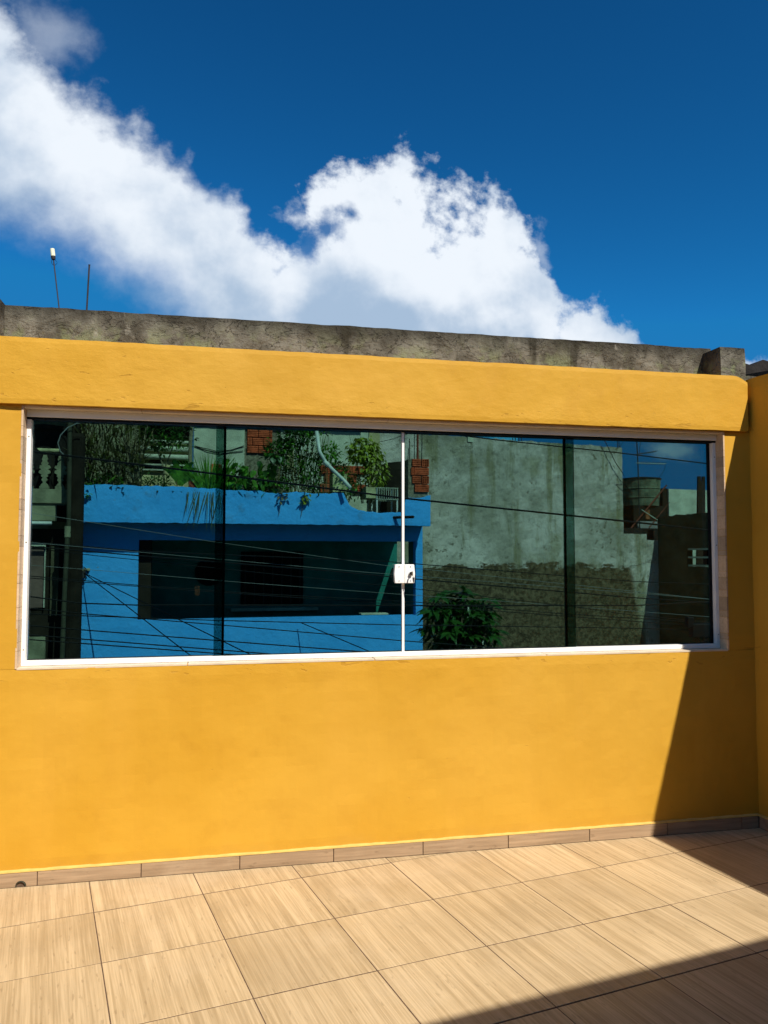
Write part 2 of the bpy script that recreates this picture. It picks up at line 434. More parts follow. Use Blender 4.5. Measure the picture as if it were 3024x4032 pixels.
def glass():
    m = bpy.data.materials.new('dark_tinted_glass')
    m.use_nodes = True
    n = NT(m.node_tree)
    for q in list(n.N):
        n.N.remove(q)
    out = n.new('ShaderNodeOutputMaterial')
    t = n.new('ShaderNodeBsdfTransparent')
    t.inputs[0].default_value = (0.40, 0.555, 0.53, 1)     # per face: a pane has two
    g = n.new('ShaderNodeBsdfGlossy')
    g.inputs['Roughness'].default_value = 0.0
    fr = n.new('ShaderNodeFresnel')
    fr.inputs[0].default_value = 1.45
    mx = n.new('ShaderNodeMixShader')
    n.L.new(fr.outputs[0], mx.inputs[0]); n.L.new(t.outputs[0], mx.inputs[1]); n.L.new(g.outputs[0], mx.inputs[2])
    n.L.new(mx.outputs[0], out.inputs[0])
    return m
M['glass'] = glass()

# ---------------------------------------------------------------- mesh builder
class MB:
    def __init__(s):
        s.v = []; s.f = []
    def add(s, vs, fs):
        o = len(s.v)
        s.v += [Vector(p) for p in vs]
        s.f += [tuple(i + o for i in q) for q in fs]
        return s
    def box(s, x0, x1, y0, y1, z0, z1, X=None):
        vs = [(x, y, z) for x in (x0, x1) for y in (y0, y1) for z in (z0, z1)]
        if X: vs = [X(*p) for p in vs]
        return s.add(vs, [(0, 1, 3, 2), (4, 6, 7, 5), (0, 4, 5, 1), (2, 3, 7, 6), (0, 2, 6, 4), (1, 5, 7, 3)])
    def prism(s, poly, a, b, X):
        """poly of (p,q); X(p,q,t) for t=a and t=b"""
        k = len(poly)
        vs = [X(p, q, a) for p, q in poly] + [X(p, q, b) for p, q in poly]
        fs = [tuple(range(k)), tuple(range(2 * k - 1, k - 1, -1))]
        fs += [(i, i + k, (i + 1) % k + k, (i + 1) % k) for i in range(k)]
        return s.add(vs, fs)
    def tube(s, pts, r, k=8, cap=True):
        pts = [Vector(p) for p in pts]
        rr = r if isinstance(r, (list, tuple)) else [r] * len(pts)
        vs = []; fs = []
        up = Vector((0.13, 0.21, 1)).normalized()
        for i, p in enumerate(pts):
            t = (pts[min(i + 1, len(pts) - 1)] - pts[max(i - 1, 0)]).normalized()
            a = t.cross(up)
            if a.length < 0.05: a = t.cross(Vector((1, 0, 0)))
            a.normalize(); b = t.cross(a)
            for j in range(k):
                an = 2 * math.pi * j / k
                vs.append(p + (a * math.cos(an) + b * math.sin(an)) * rr[i])
        for i in range(len(pts) - 1):
            for j in range(k):
                fs.append((i * k + j, i * k + (j + 1) % k, (i + 1) * k + (j + 1) % k, (i + 1) * k + j))
        if cap:
            fs.append(tuple(range(k - 1, -1, -1)))
            fs.append(tuple(range((len(pts) - 1) * k, len(pts) * k)))
        return s.add(vs, fs)
    def lathe(s, c, prof, k=24):
        vs = []; fs = []
        c = Vector(c)
        for r, z in prof:
            for j in range(k):
                an = 2 * math.pi * j / k
                vs.append(c + Vector((r * math.cos(an), r * math.sin(an), z)))
        for i in range(len(prof) - 1):
            for j in range(k):
                fs.append((i * k + j, i * k + (j + 1) % k, (i + 1) * k + (j + 1) % k, (i + 1) * k + j))
        fs.append(tuple(range(k - 1, -1, -1))); fs.append(tuple(range((len(prof) - 1) * k, len(prof) * k)))
        return s.add(vs, fs)
    def blade(s, p, d, up, L, w, droop=0.3, seg=4, fold=0.15):
        """one leaf blade starting at p along d"""
        d = Vector(d).normalized(); side = d.cross(Vector(up))
        if side.length < 0.05: side = d.cross(Vector((1, 0, 0)))
        side.normalize()
        nrm = side.cross(d)
        vs = []; fs = []
        q = Vector(p)
        for i in range(seg + 1):
            t = i / seg
            ww = w * math.sin(math.pi * min(1, 0.12 + 0.88 * t) ** 0.8) * 0.5 if t < 1 else 0.0006
            vs += [q - side * ww + nrm * ww * fold, q, q + side * ww + nrm * ww * fold]
            dd = (d + Vector((0, 0, -1)) * droop * (t + 0.15)).normalized()
            q = q + dd * L / seg
        for i in range(seg):
            a = i * 3
            fs += [(a, a + 1, a + 4, a + 3), (a + 1, a + 2, a + 5, a + 4)]
        return s.add(vs, fs)
    def build(s, name, mat, parent=None, smooth=False, bevel=0.0, origin=None, weld=False, local=False):
        me = bpy.data.meshes.new(name)
        o = parent_loc(parent) if parent is not None and not local else Vector((0, 0, 0))
        og = Vector(origin) if origin is not None else o
        me.from_pydata([p - og for p in s.v], [], s.f)
        bm = bmesh.new(); bm.from_mesh(me)
        if weld: bmesh.ops.remove_doubles(bm, verts=bm.verts, dist=1e-5)
        bmesh.ops.recalc_face_normals(bm, faces=bm.faces)
        if bevel > 0:
            bmesh.ops.bevel(bm, geom=[e for e in bm.edges if len(e.link_faces) == 2 and e.calc_face_angle(0) > 0.5], offset=bevel, segments=2, affect='EDGES', profile=0.6)
        bm.to_mesh(me); bm.free()
        if smooth:
            for p in me.polygons: p.use_smooth = True
        me.materials.append(mat if not isinstance(mat, str) else M[mat])
        ob = bpy.data.objects.new(name, me)
        COL.objects.link(ob)
        if parent is not None:
            ob.parent = parent
        ob.location = og - o
        return ob
_loc = {}
def parent_loc(p):
    v = Vector((0, 0, 0))
    while p is not None:
        v += p.location; p = p.parent
    return v
def tag(o, label=None, cat=None, group=None, kind=None):
    if label: o['label'] = label
    if cat: o['category'] = cat
    if group: o['group'] = group
    if kind: o['kind'] = kind
    return o
def thing(name, loc, label=None, cat=None, group=None, kind=None):
    o = bpy.data.objects.new(name, None)
    COL.objects.link(o)
    o.empty_display_size = 0.1
    o.location = Vector(loc)
    return tag(o, label, cat, group, kind)

class Frame:
    """a facade plane: u along it, z up, d outwards towards the street"""
    def __init__(s, x, y, ang):
        s.o = Vector((x, y, 0)); a = R(ang)
        s.U = Vector((math.cos(a), math.sin(a), 0)); s.n = Vector((math.sin(a), -math.cos(a), 0))
    def P(s, u, z, d=0.0):
        v = s.o + s.U * u + s.n * d
        return Vector((v.x, v.y, z))
    def X(s, u, d, z):                       # for MB.box with (u, d, z)
        return s.P(u, z, d)
    def px(s, X, Y, d=0.0):
        r = ray(X, Y)
        o = s.o + s.n * d
        t = (o - CAM).dot(s.n) / r.dot(s.n)
        p = CAM + r * t
        return (p - s.o).dot(s.U), p.z
    def u(s, X, Y, d=0.0): return s.px(X, Y, d)[0]
    def z(s, X, Y, d=0.0): return s.px(X, Y, d)[1]

def fbm(p, sc, oc=4):
    return noise.fractal(Vector(p) * sc, 1.0, 2.0, oc)

def rough_slab(name, mat, X, u0, u1, topf, botf, d0, d1, step, amp, parent, seed=0, edge=0.0):
    """slab whose front (at d1) is a displaced grid; X(u,d,z) gives the world point"""
    nu = max(2, int((u1 - u0) / step)); H = max(topf((u0 + u1) / 2) - botf((u0 + u1) / 2), step)
    nz = max(2, int(H / step))
    m = MB(); vs = []; fs = []
    for i in range(nu + 1):
        u = u0 + (u1 - u0) * i / nu
        zt = topf(u) + edge * fbm((u, seed, 3.3), 9, 4); zb = botf(u) + edge * 0.7 * fbm((u, seed, 7.7), 7, 4)
        for j in range(nz + 1):
            z = zb + (zt - zb) * j / nz
            e = min(j, nz - j)
            dd = d1 + amp * fbm((u, z, seed), 5, 4) - (0.0022 if e == 0 else 0)
            vs.append(X(u, dd, z))
        vs.append(X(u, d0, zt)); vs.append(X(u, d0, zb))
    w = nz + 3
    for i in range(nu):
        a = i * w; b = a + w
        for j in range(nz):
            fs.append((a + j, b + j, b + j + 1, a + j + 1))
        fs.append((a + nz, b + nz, b + nz + 1, a + nz + 1))
        fs.append((a + nz + 1, b + nz + 1, b + nz + 2, a + nz + 2))
        fs.append((a + nz + 2, b + nz + 2, b, a))
    fs.append(tuple(range(0, w))); fs.append(tuple(range(nu * w + w - 1, nu * w - 1, -1)))
    m.add(vs, fs)
    return m.build(name, mat, parent, smooth=False)

# ================================================================ SETTING
# ground far below, street and pavements of the next storey down
GZ = -3.3
g = MB().box(-400, 400, -400, 600, GZ - 0.5, GZ).build('ground', 'pave'); tag(g, kind='structure')
st = MB().box(-60, 80, 1.6, 9.6, GZ, GZ + 0.004).build('street', 'asphalt'); tag(st, kind='structure')
for nm, a, b in (('pavement', 0.16, 1.6), ('pavement', 9.6, 10.9)):
    tag(MB().box(-60, 80, a, b, GZ, GZ + 0.13).build(nm, 'pave', bevel=0.0), kind='structure')

# terrace floor: grout bed and turned grid of wood-look tiles
TH = 0.1993015
TC, TS = math.cos(TH), math.sin(TH)
L = 0.45
GX, GY, TA, TB = 1.1466986 * L, -0.0145741 * L, 1.00615 * L, 0.997026 * L
WX0, WX1 = -2.2, 4.02
RW = Vector((0.13, -1.0, 0)).normalized()       # direction of the right wall away from the window wall
def rightx(y): return WX1 + (-y) * 0.13
bed = MB().prism([(WX0, 0.0), (rightx(0), 0.0), (rightx(-7), -7), (WX0, -7)], -0.14, -0.0013, lambda p, q, t: Vector((p, q, t)))
floor = bed.build('terrace_floor', 'grout'); tag(floor, kind='structure')
def clip(poly, nx, ny, c):
    """keep the side nx*x+ny*y<=c"""
    out = []
    for i in range(len(poly)):
        a, b = poly[i], poly[(i + 1) % len(poly)]
        da = nx * a[0] + ny * a[1] - c; db_ = nx * b[0] + ny * b[1] - c
        if da <= 0: out.append(a)
        if da * db_ < 0:
            t = da / (da - db_); out.append((a[0] + (b[0] - a[0]) * t, a[1] + (b[1] - a[1]) * t))
    return out
gap = 0.0021
share = None
for i in range(-8, 8):
    for j in range(-3, 13):
        u0_, v0_ = GX + TA * i, GY - TB * (j + 1)
        loc = (TC * u0_ - TS * v0_, TS * u0_ + TC * v0_)
        gy = 0.0033
        sq = [(gap, gy), (TA - gap, gy), (TA - gap, TB - gy), (gap, TB - gy)]
        w = [(loc[0] + TC * a - TS * b, loc[1] + TS * a + TC * b) for a, b in sq]
        full = all(p[1] < -0.012 and p[0] < rightx(p[1]) - 0.012 and p[0] > WX0 for p in w)
        if full:
            if share is None:
                mb = MB().box(gap, TA - gap, gy, TB - gy, -0.010, 0.0)
                ob = mb.build('floor_tile', 'tile', floor, bevel=0.0008)
                share = ob.data
            else:
                ob = bpy.data.objects.new('floor_tile', share); COL.objects.link(ob); ob.parent = floor
        else:
            w = clip(w, 0, 1, -0.0115); 
            if len(w) > 2: w = clip(w, 1, 0.13, WX1 - 0.0115)
            if len(w) > 2: w = clip(w, -1, 0, -WX0)
            ar = 0.5 * abs(sum(w[k][0] * w[(k + 1) % len(w)][1] - w[(k + 1) % len(w)][0] * w[k][1] for k in range(len(w)))) if len(w) > 2 else 0
            if ar < 1e-4: continue
            lc = [(TC * (a - loc[0]) + TS * (b - loc[1]), -TS * (a - loc[0]) + TC * (b - loc[1])) for a, b in w]
            ob = MB().prism(lc, -0.010, 0.0, lambda p, q, t: Vector((p, q, t))).build('floor_tile', 'tile', floor)
        ob.location = (loc[0], loc[1], random.uniform(-0.0004, 0.0004)); ob.rotation_euler = (random.uniform(-.0008, .0008), random.uniform(-.0008, .0008), TH)

# ================================================================ WINDOW WALL
XL, XR = 0.192, 3.853              # opening
ZB, ZT = 0.968, 2.19
DW = 0.15                          # wall depth
wall = thing('window_wall', (1.0, 0.075, 0), 'long yellow plastered terrace wall around the wide sliding window', 'wall')
I3 = lambda u, d, z: Vector((u, -d, z))
rough_slab('wall_panel', 'yellow', I3, WX0, WX1 + 0.12, lambda u: ZB, lambda u: 0.066, -DW, 0.0, 0.05, 0.0035, wall, 1)
rough_slab('wall_panel', 'yellow', I3, WX0, XL, lambda u: ZT - .002, lambda u: ZB + .001, -DW, 0.0, 0.04, 0.003, wall, 2)
rough_slab('wall_panel', 'yellow', I3, XR, WX1 + 0.12, lambda u: ZT - .002, lambda u: ZB + .001, -DW, 0.0, 0.04, 0.003, wall, 3)
def beam_top(u):
    return 2.500 if u < 3.90 else 2.500 - 0.035 * min(1, ((u - 3.90) / 0.09)) ** 2.2
rough_slab('beam', 'yellow', I3, WX0, 3.995, beam_top, lambda u: 2.189, -DW - 0.02, 0.026, 0.022, 0.0030, wall, 5, 0.0022)
# bright painted edge on top of the skirting
m = MB(); vs = []; fs = []
N_ = 260
for i in range(N_ + 1):
    x = WX0 + (WX1 - 0.006 - WX0) * i / N_
    e = 0.002 * fbm((x, 0, 0), 14, 4)
    vs += [(x, -0.011, 0.0645), (x, -0.0105, 0.069 + e), (x, 0.004, 0.0745 + e * 1.5), (x, 0.004, 0.060)]
for i in range(N_):
    a = i * 4
    fs += [(a, a + 4, a + 5, a + 1), (a + 1, a + 5, a + 6, a + 2), (a, a + 3, a + 7, a + 4)]
m.add(vs, fs).build('painted_ledge', 'lip', wall)
# skirting tiles along the window wall, one with a drain hole
K0 = 0.6800618 * L
MB().box(WX0, WX1, -0.004, 0.05, -0.0015, 0.0605).build('skirting_grout', 'grout', wall)
def skirt_tile(x0, x1, hole=None, parent=wall):
    z0, z1 = 0.0012, 0.0622
    if hole is None:
        ob = MB().box(0, x1 - x0, -0.0095, 0.0, z0, z1).build('skirting_tile', 'skirt', parent, bevel=0.0007, local=True)
        ob.location = Vector((x0, 0, 0)) - parent.location
        return ob
    hx, hr = hole
    m = MB(); arc = [(hx + hr * math.cos(math.pi * k / 14), 0.004 + hr * math.sin(math.pi * k / 14) * 1.0) for k in range(15)]
    def quad(pts):
        m.prism([(a - x0, b) for a, b in pts], -0.0095, 0.0, lambda p, q, t: Vector((p, t, q)))
    quad([(x0, z0), (hx - hr, z0), (hx - hr, z1), (x0, z1)])
    quad([(hx + hr, z0), (x1, z0), (x1, z1), (hx + hr, z1)])
    for k in range(14):
        a, b = arc[k], arc[k + 1]
        quad([(a[0], a[1]), (a[0], z1), (b[0], z1), (b[0], b[1])])
    ob = m.build('skirting_tile', 'skirt', parent, weld=True, local=True)
    ob.location = Vector((x0, 0, 0)) - parent.location
for k in range(-6, 9):
    x0, x1 = K0 + (k - 1) * L + 0.0022, K0 + k * L - 0.0022
    x0 = max(x0, WX0); x1 = min(x1, WX1 - 0.011)
    skirt_tile(x0, x1, (0.237, 0.0235) if k == 0 else None)
skirt_tile(K0 + 8 * L + 0.0022, WX1 - 0.011)
pipe = thing('drain_pipe', (0.237, -0.004, 0.0), 'short grey drain pipe end in the skirting at the far left', 'pipe')
vs = []; fs = []
m = MB(); k_ = 20
for (r, y) in ((0.0205, -0.013), (0.0205, 0.11), (0.0185, 0.11), (0.0185, -0.013)):
    for j in range(k_):
        an = 2 * math.pi * j / k_
        vs.append((0.237 + r * math.cos(an), y, 0.0045 + r * math.sin(an)))
for i in range(4):
    for j in range(k_):
        fs.append((i * k_ + j, i * k_ + (j + 1) % k_, ((i + 1) % 4) * k_ + (j + 1) % k_, ((i + 1) % 4) * k_ + j))
m.add(vs, fs).build('pipe_ring', 'olive_dark', pipe, smooth=True)
MB().box(0.21, 0.262, 0.06, 0.064, -0.02, 0.03).build('pipe_back', 'darkroom', pipe)

# reveal tiles: sides, soffit, sill
def reveal_col(x0, x1, zlist):
    for a, b in zip(zlist[:-1], zlist[1:]):
        ob = MB().box(0, x1 - x0, -0.0015, 0.148, 0, b - a - 0.0015).build('reveal_tile', M['reveal'], wall, bevel=0.0006, local=True)
        ob.location = Vector((x0, 0, a)) - wall.location
zl = [0.970, 1.028, 1.062, 1.150, 1.185, 1.262, 1.300, 1.372, 1.405, 1.492, 1.520, 1.600, 1.641, 1.715, 1.752, 1.83, 1.862, 1.94, 1.99, 2.045, 2.083, 2.1875]
reveal_col(XR - 0.003, XR + 0.006, zl)
reveal_col(XL - 0.006, XL + 0.003, [0.970, 1.05, 1.09, 1.19, 1.25, 1.36, 1.40, 1.53, 1.58, 1.70, 1.75, 1.87, 1.93, 2.04, 2.09, 2.1875])
for a, b in ((XL, 0.95), (0.953, 1.86), (1.863, 2.78), (2.783, XR)):
    MB().box(a + 0.0004, b - 0.0004, 0.0006, 0.149, ZB - 0.003, ZB + 0.0055).build('sill_tile', 'sill', wall, bevel=0.001)
for a, b in ((XL, 0.72), (0.722, 1.93), (1.932, 3.1), (3.102, XR)):
    MB().box(a + 0.0004, b - 0.0004, 0.004, 0.149, 2.1765, 2.1875).build('soffit_tile', 'sill', wall, bevel=0.001)

# concrete parapet on top of the beam, with end blocks
par = thing('concrete_parapet', (2.0, 0.22, 2.5), 'grey weathered concrete parapet running along the top of the yellow beam', 'parapet')
rough_slab('parapet_wall', 'concrete', I3, 0.062, 3.90, lambda u: 2.702, lambda u: 2.47, -0.30, -0.16, 0.035, 0.008, par, 11, 0.004)
rough_slab('end_block', 'concrete', I3, 3.846, 4.005, lambda u: 2.668, lambda u: 2.46, -0.32, 0.000, 0.03, 0.006, par, 12, 0.003)
rough_slab('end_block', 'concrete', I3, -0.35, 0.062, lambda u: 2.703, lambda u: 2.46, -0.165, 0.000, 0.03, 0.006, par, 13, 0.003)
rough_slab('parapet_wall', 'concrete', I3, WX0, 0.061, lambda u: 2.702, lambda u: 2.47, -0.30, -0.16, 0.06, 0.006, par, 14, 0.003)

# right wall
rw = thing('side_wall', (4.3, -2.0, 0), 'yellow plastered side wall in shadow at the right edge, meeting the window wall', 'wall')
XR3 = lambda u, d, z: Vector((WX1, 0, 0)) + RW * u + Vector((-1.0, -0.13, 0)).normalized() * d + Vector((0, 0, z))
rough_slab('wall_panel', 'yellow', XR3, -0.10, 6.6, lambda u: 2.492 + 0.004 * math.sin(u * 3), lambda u: 0.066, -0.16, 0.0, 0.06, 0.003, rw, 21, 0.004)
for k in range(0, 14):
    a = 0.011 + k * L; 
    if a > 6.3: break
    m = MB().box(a + 0.002, a + L - 0.002, 0.0, 0.0095, 0.0012, 0.0622, XR3)
    m.build('skirting_tile', 'skirt', rw)
MB().box(0, 6.5, -0.05, 0.004, -0.001, 0.060, XR3).build('skirting_grout', 'grout', rw)
MB().box(0.005, 6.5, -0.004, 0.011, 0.063, 0.071, XR3).build('painted_ledge', 'lip', rw)
# neighbour's roof edge beyond the corner
nb = thing('neighbour_roof', (4.6, 0.9, 2.2), 'dark sheet roof on a concrete ledge behind the right-hand corner', 'roof')
rough_slab('ledge', 'concrete', I3, 4.03, 6.5, lambda u: 2.60 - 0.03 * (u - 4.0), lambda u: 2.30, -0.62, -0.33, 0.04, 0.01, nb, 31, 0.01)
m = MB()
for i in range(16):
    x0 = 4.14 + i * 0.15
    z0 = 2.675 + 0.20 * (x0 - 4.14)
    m.prism([(x0, z0), (x0 + 0.075, z0 + 0.045), (x0 + 0.15, z0 + 0.03), (x0 + 0.15, z0 - 0.02), (x0, z0 - 0.05)], 0.70, 3.0, lambda p, q, t: Vector((p, t, q + 0.0)))
m.build('roof_sheet', 'fibre', nb)

# left low wall closing the terrace and house behind the camera
lw = MB().box(WX0 - 0.14, WX0 - 0.001, -7, 0.15, -0.1, 1.1).build('left_wall', 'yellow'); tag(lw, 'low yellow wall closing the left end of the terrace', 'wall')
hs = thing('house', (1.0, -6.5, 0), 'house with a flat roof slab at the back of the terrace, darkened to dim reflections', 'house')
HX = lambda u, d, z: Vector((2.87, -3.96, 0)) + Vector((0.9823, 0.187, 0)).normalized() * u + Vector((-0.187, 0.9823, 0)).normalized() * d + Vector((0, 0, z))
MB().box(-7.5, 3.6, -4.0, 0.0, 2.82, 2.95, HX).build('roof', 'dull', hs)
MB().box(-7.5, 3.2, -1.75, -1.6, -0.1, 2.819, HX).build('wall', 'dull', hs)  # wall and roof coloured dark so the glass reflects little light
MB().box(-7.3, 3.0, -3.9, -3.8, 2.951, 3.9, HX).build('roof_parapet', 'yellow', hs)
dr = MB().box(-3.2, -2.2, -1.598, -1.56, 0.0, 2.1, HX).build('door', 'wooddark', hs)
MB().box(-2.36, -2.30, -1.56, -1.53, 1.0, 1.12, HX).build('handle', 'chrome', dr)

# ================================================================ SLIDING WINDOW
win = thing('sliding_window', (2.0, 0.09, ZB), 'wide four-panel sliding window with dark tinted glass and white frame', 'window')
MB().box(XL + .004, XR - .004, 0.055, 0.130, 2.143, 2.176).build('head_rail', 'white', win, bevel=0.002)
MB().box(XL + .004, XR - .004, 0.066, 0.130, 2.132, 2.1425).build('head_track', 'seal', win)
MB().box(XL + .004, XR - .004, 0.064, 0.130, ZB + 0.007, ZB + 0.029).build('bottom_rail', 'white', win, bevel=0.002)
MB().box(XL + .0035, 0.2155, 0.067, 0.125, ZB + 0.0295, 2.1315).build('side_profile', 'white', win, bevel=0.0015)
MB().box(3.829, XR - .0035, 0.067, 0.125, ZB + 0.0295, 2.1315).build('side_profile', 'white', win, bevel=0.0015)
def pane(x0, x1, y):
    return MB().box(x0, x1, y, y + 0.008, ZB + 0.027, 2.1415).build('glass_pane', 'glass', win)
p1 = pane(0.2165, 1.120, 0.104)
p2 = pane(1.071, 2.026, 0.086)
p3 = pane(2.031, 2.988, 0.086)
p4 = pane(2.934, 3.828, 0.104)
def seal(x0, x1, y0, y1):
    MB().box(x0, x1, y0, y1, ZB + 0.0295, 2.1315).build('edge_seal', 'seal', win)
seal(1.109, 1.121, 0.0955, 0.103)
seal(2.933, 2.945, 0.0955, 0.103)
seal(3.812, 3.828, 0.094, 0.103)
seal(2.0325, 2.0385, 0.0955, 0.102)
MB().box(2.0185, 2.0312, 0.074, 0.097, ZB + 0.0295, 2.1315).build('centre_profile', 'white', win, bevel=0.001)
for a, b, y in ((0.2165, 1.070, 0.1005), (1.1215, 2.018, 0.0825), (2.0385, 2.933, 0.0825), (2.989, 3.828, 0.1005)):
    MB().box(a, b, y, y + 0.003, ZB + 0.0292, ZB + 0.0335).build('gasket', 'seal', win)
for x_ in (0.206, 3.841):
    for z_ in (1.05, 1.55, 2.05):
        MB().tube([(x_, 0.0675, z_), (x_, 0.0655, z_)], 0.003, 10).build('screw', 'chrome', win)
# lock: two rounded halves, screws, cylinder with key
lk = [(0, -0.048), (0.048, -0.048), (0.0505, -0.045), (0.0545, 0), (0.0505, 0.045), (0.048, 0.048), (0, 0.048)]
cx, cz = 2.026, 1.396
halves = []
for s_ in (-1, 1):
    pl = [(cx + s_ * (a + 0.0004), cz + b) for a, b in lk]
    h_ = MB().prism(pl, 0.045, 0.073, lambda p, q, t: Vector((p, t, q))).build('lock_case', 'white', win, bevel=0.003)
    halves.append(h_)
    for sz in (-1, 1):
        MB().tube([(cx + s_ * 0.030, 0.0455, cz + sz * 0.036), (cx + s_ * 0.030, 0.0435, cz + sz * 0.036)], 0.0026, 10).build('screw', 'chrome', h_)
kx, kz = cx + 0.031, cz + 0.002
MB().tube([(kx, 0.046, kz), (kx, 0.030, kz)], 0.0095, 18).build('lock_cylinder', 'chrome', halves[1])
m = MB().box(kx - 0.001, kx + 0.001, 0.010, 0.031, kz - 0.004, kz + 0.004)
m.prism([(0.006, 0.010), (-0.002, 0.012), (-0.008, 0.006), (-0.009, -0.003), (-0.004, -0.010), (0.003, -0.011), (0.009, -0.004)], kx - 0.001, kx + 0.0012, lambda p, q, t: Vector((t, 0.006 + p, kz + q)))
key = m.build('key', 'brass'); tag(key, 'small key left in the white window lock', 'key')
m = MB().tube([(kx, 0.004, kz - 0.006), (kx + 0.003, 0.003, kz - 0.014), (kx + 0.004, 0.005, kz - 0.022)], 0.0012, 6)
m.prism([(kx - 0.001, kz - 0.020), (kx + 0.010, kz - 0.020), (kx + 0.009, kz - 0.034), (kx + 0.007, kz - 0.046), (kx + 0.003, kz - 0.046), (kx + 0.001, kz - 0.034)], 0.0045, 0.0065, lambda p, q, t: Vector((p, t, q)))
m.build('spare_key', 'iron', key)

# aerial poles behind the parapet
def rel(X, Y, y): return at(X, Y, y)
a, b = rel(127.5, 664, 0.40), rel(115.5, 560, 0.40)
lp = thing('lamp_pole', (a.x, 0.40, 2.45), 'thin leaning pole with a pale lamp on top behind the left end of the parapet', 'lamp')
dv = (b - a).normalized()
MB().tube([a - dv * 0.32, b], 0.0032, 8).build('pole', 'iron', lp)
c0 = b; sd = Vector((1, 0, 0))
MB().tube([c0 - dv * .001, c0 + dv * 0.010, c0 + dv * 0.016], [0.010, 0.0115, 0.0115], 14).build('lamp_base', 'iron', lp)
MB().tube([c0 + dv * 0.0162, c0 + dv * 0.055], 0.0112, 14).build('lamp_housing', 'lamp', lp, bevel=0.001)
for s_, w_ in ((-1, 0.011), (1, 0.015)):
    MB().tube([c0 + sd * s_ * 0.004, c0 - dv * 0.010 + sd * s_ * w_, c0 - dv * 0.020 + sd * s_ * w_ * 1.05, c0 - dv * 0.030 + sd * s_ * 0.006, c0 - dv * 0.031 + sd * s_ * 0.003], 0.0011, 6).build('cable_loop', 'wire', lp)
a, b = rel(187.5, 668, 0.40), rel(193, 572, 0.40)
rp = thing('steel_rod', (a.x, 0.40, 2.45), 'bare steel rod standing upright behind the parapet, right of the lamp pole', 'rod')
dv = (b - a).normalized()
MB().tube([a - dv * 0.32, b], 0.0044, 8).build('rod', 'iron', rp)
MB().tube([b - dv * 0.004, b + dv * 0.001], 0.0052, 8).build('rod_cap', 'iron', rp)

# ================================================================ BLUE HOUSE ACROSS THE STREET
B = Frame(0, 11.0, 3.0)
DP = 0.47
bh = thing('blue_house', B.P(2.0, GZ, -2), 'bright blue house with a deep open veranda seen through the glass', 'house')
zslab = B.z(500, 1131, DP)
prof = [(165, 1048), (230, 1046), (300, 1050), (380, 1051), (480, 1057), (560, 1061), (600, 1066), (640, 1062), (690, 1066), (742, 1065), (757, 1094), (772, 1101), (820, 1108), (868, 1106), (872, 1108), (876, 1076), (905, 1075), (930, 1070)]
pu = [B.px(x, y, DP) for x, y in prof]
def btop(u):
    for (a, za), (b, zb) in zip(pu[:-1], pu[1:]):
        if a <= u <= b: return za + (zb - za) * (u - a) / (b - a)
    return pu[0][1] if u < pu[0][0] else pu[-1][1]
rough_slab('roof_parapet', 'blue', B.X, pu[0][0], pu[-1][0], btop, lambda u: zslab, DP - 0.16, DP, 0.055, 0.006, bh, 41, 0.018)
uL, uR = B.u(165, 1250), B.u(913, 1250)
oL, oR = B.u(298, 1250), B.u(898, 1250)
zo1, zo0 = B.z(600, 1168), B.z(600, 1334)
BW = B.X
MB().box(pu[0][0], pu[-1][0] - 0.02, -3.6, DP - 0.162, zslab + 0.004, zslab + 0.2, BW).build('roof', 'concrete', bh)
zc = zslab + 0.003
def fac(u0, u1, z0, z1, sd):
    rough_slab('front_wall', 'blue', B.X, u0, u1, lambda u: z1, lambda u: z0, -0.16, 0.0, 0.12, 0.004, bh, sd)
fac(uL, uR, zo1, zc, 51); fac(uL, oL, zo0 + .001, zo1 - .001, 52); fac(oR, uR, zo0 + .001, zo1 - .001, 53); fac(uL, uR, GZ, zo0, 54)
zf = zo0 - 0.85
MB().box(oL - 0.6, oR + 0.12, -1.9, -1.75, zf, zc, BW).build('back_wall', 'teal', bh)
MB().box(oL - 0.6, oR + 0.12, -1.75, -0.161, zf - 0.1, zf, BW).build('veranda_floor', 'dull', bh)  # coloured dark to cut the light bounced inside the veranda
MB().box(oL - 0.6, oR + 0.12, -1.75, -0.161, zo1 + 0.15, zo1 + 0.2, BW).build('veranda_ceiling', 'teal', bh)
MB().box(oL - 0.75, oL - 0.6, -1.9, -0.161, zf, zc, BW).build('side_wall', 'teal', bh)
zs = B.z(885, 1228, -0.6)
MB().box(oR + 0.001, oR + 0.12, -1.75, -0.161, zf, zs, BW).build('side_wall', 'teal', bh)
MB().box(oR + 0.001, oR + 0.12, -0.5, -0.161, zs + .001, zc, BW).build('side_wall', 'teal', bh)
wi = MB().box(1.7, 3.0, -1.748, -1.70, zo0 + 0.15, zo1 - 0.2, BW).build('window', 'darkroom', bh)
for k in range(7):
    MB().box(1.78 + k * 0.19, 1.80 + k * 0.19, -1.699, -1.68, zo0 + 0.15, zo1 - 0.2, BW).build('window_bar', 'iron', wi)
MB().box(1.5, 3.3, -1.748, -1.55, zo0 + 0.02, zo0 + 0.08, BW).build('window_sill', 'pale', bh)
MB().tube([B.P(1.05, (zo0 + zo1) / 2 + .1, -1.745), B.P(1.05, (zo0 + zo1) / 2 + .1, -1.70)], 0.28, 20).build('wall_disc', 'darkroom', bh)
MB().box(oL - 0.0, oL + 0.22, -0.9, -0.161, zf, zo1 + .149, BW).build('veranda_pillar', 'dull', bh)
tb = MB().box(oR - 1.05, oR - 0.5, -0.45, -0.2, zo0 + 0.004, zo0 + 0.028, BW)
for a in (oR - 1.0, oR - 0.55):
    for c in (-0.42, -0.23):
        tb.box(a - .02, a + .02, c - .02, c + .02, zf, zo0 + 0.0039, BW)
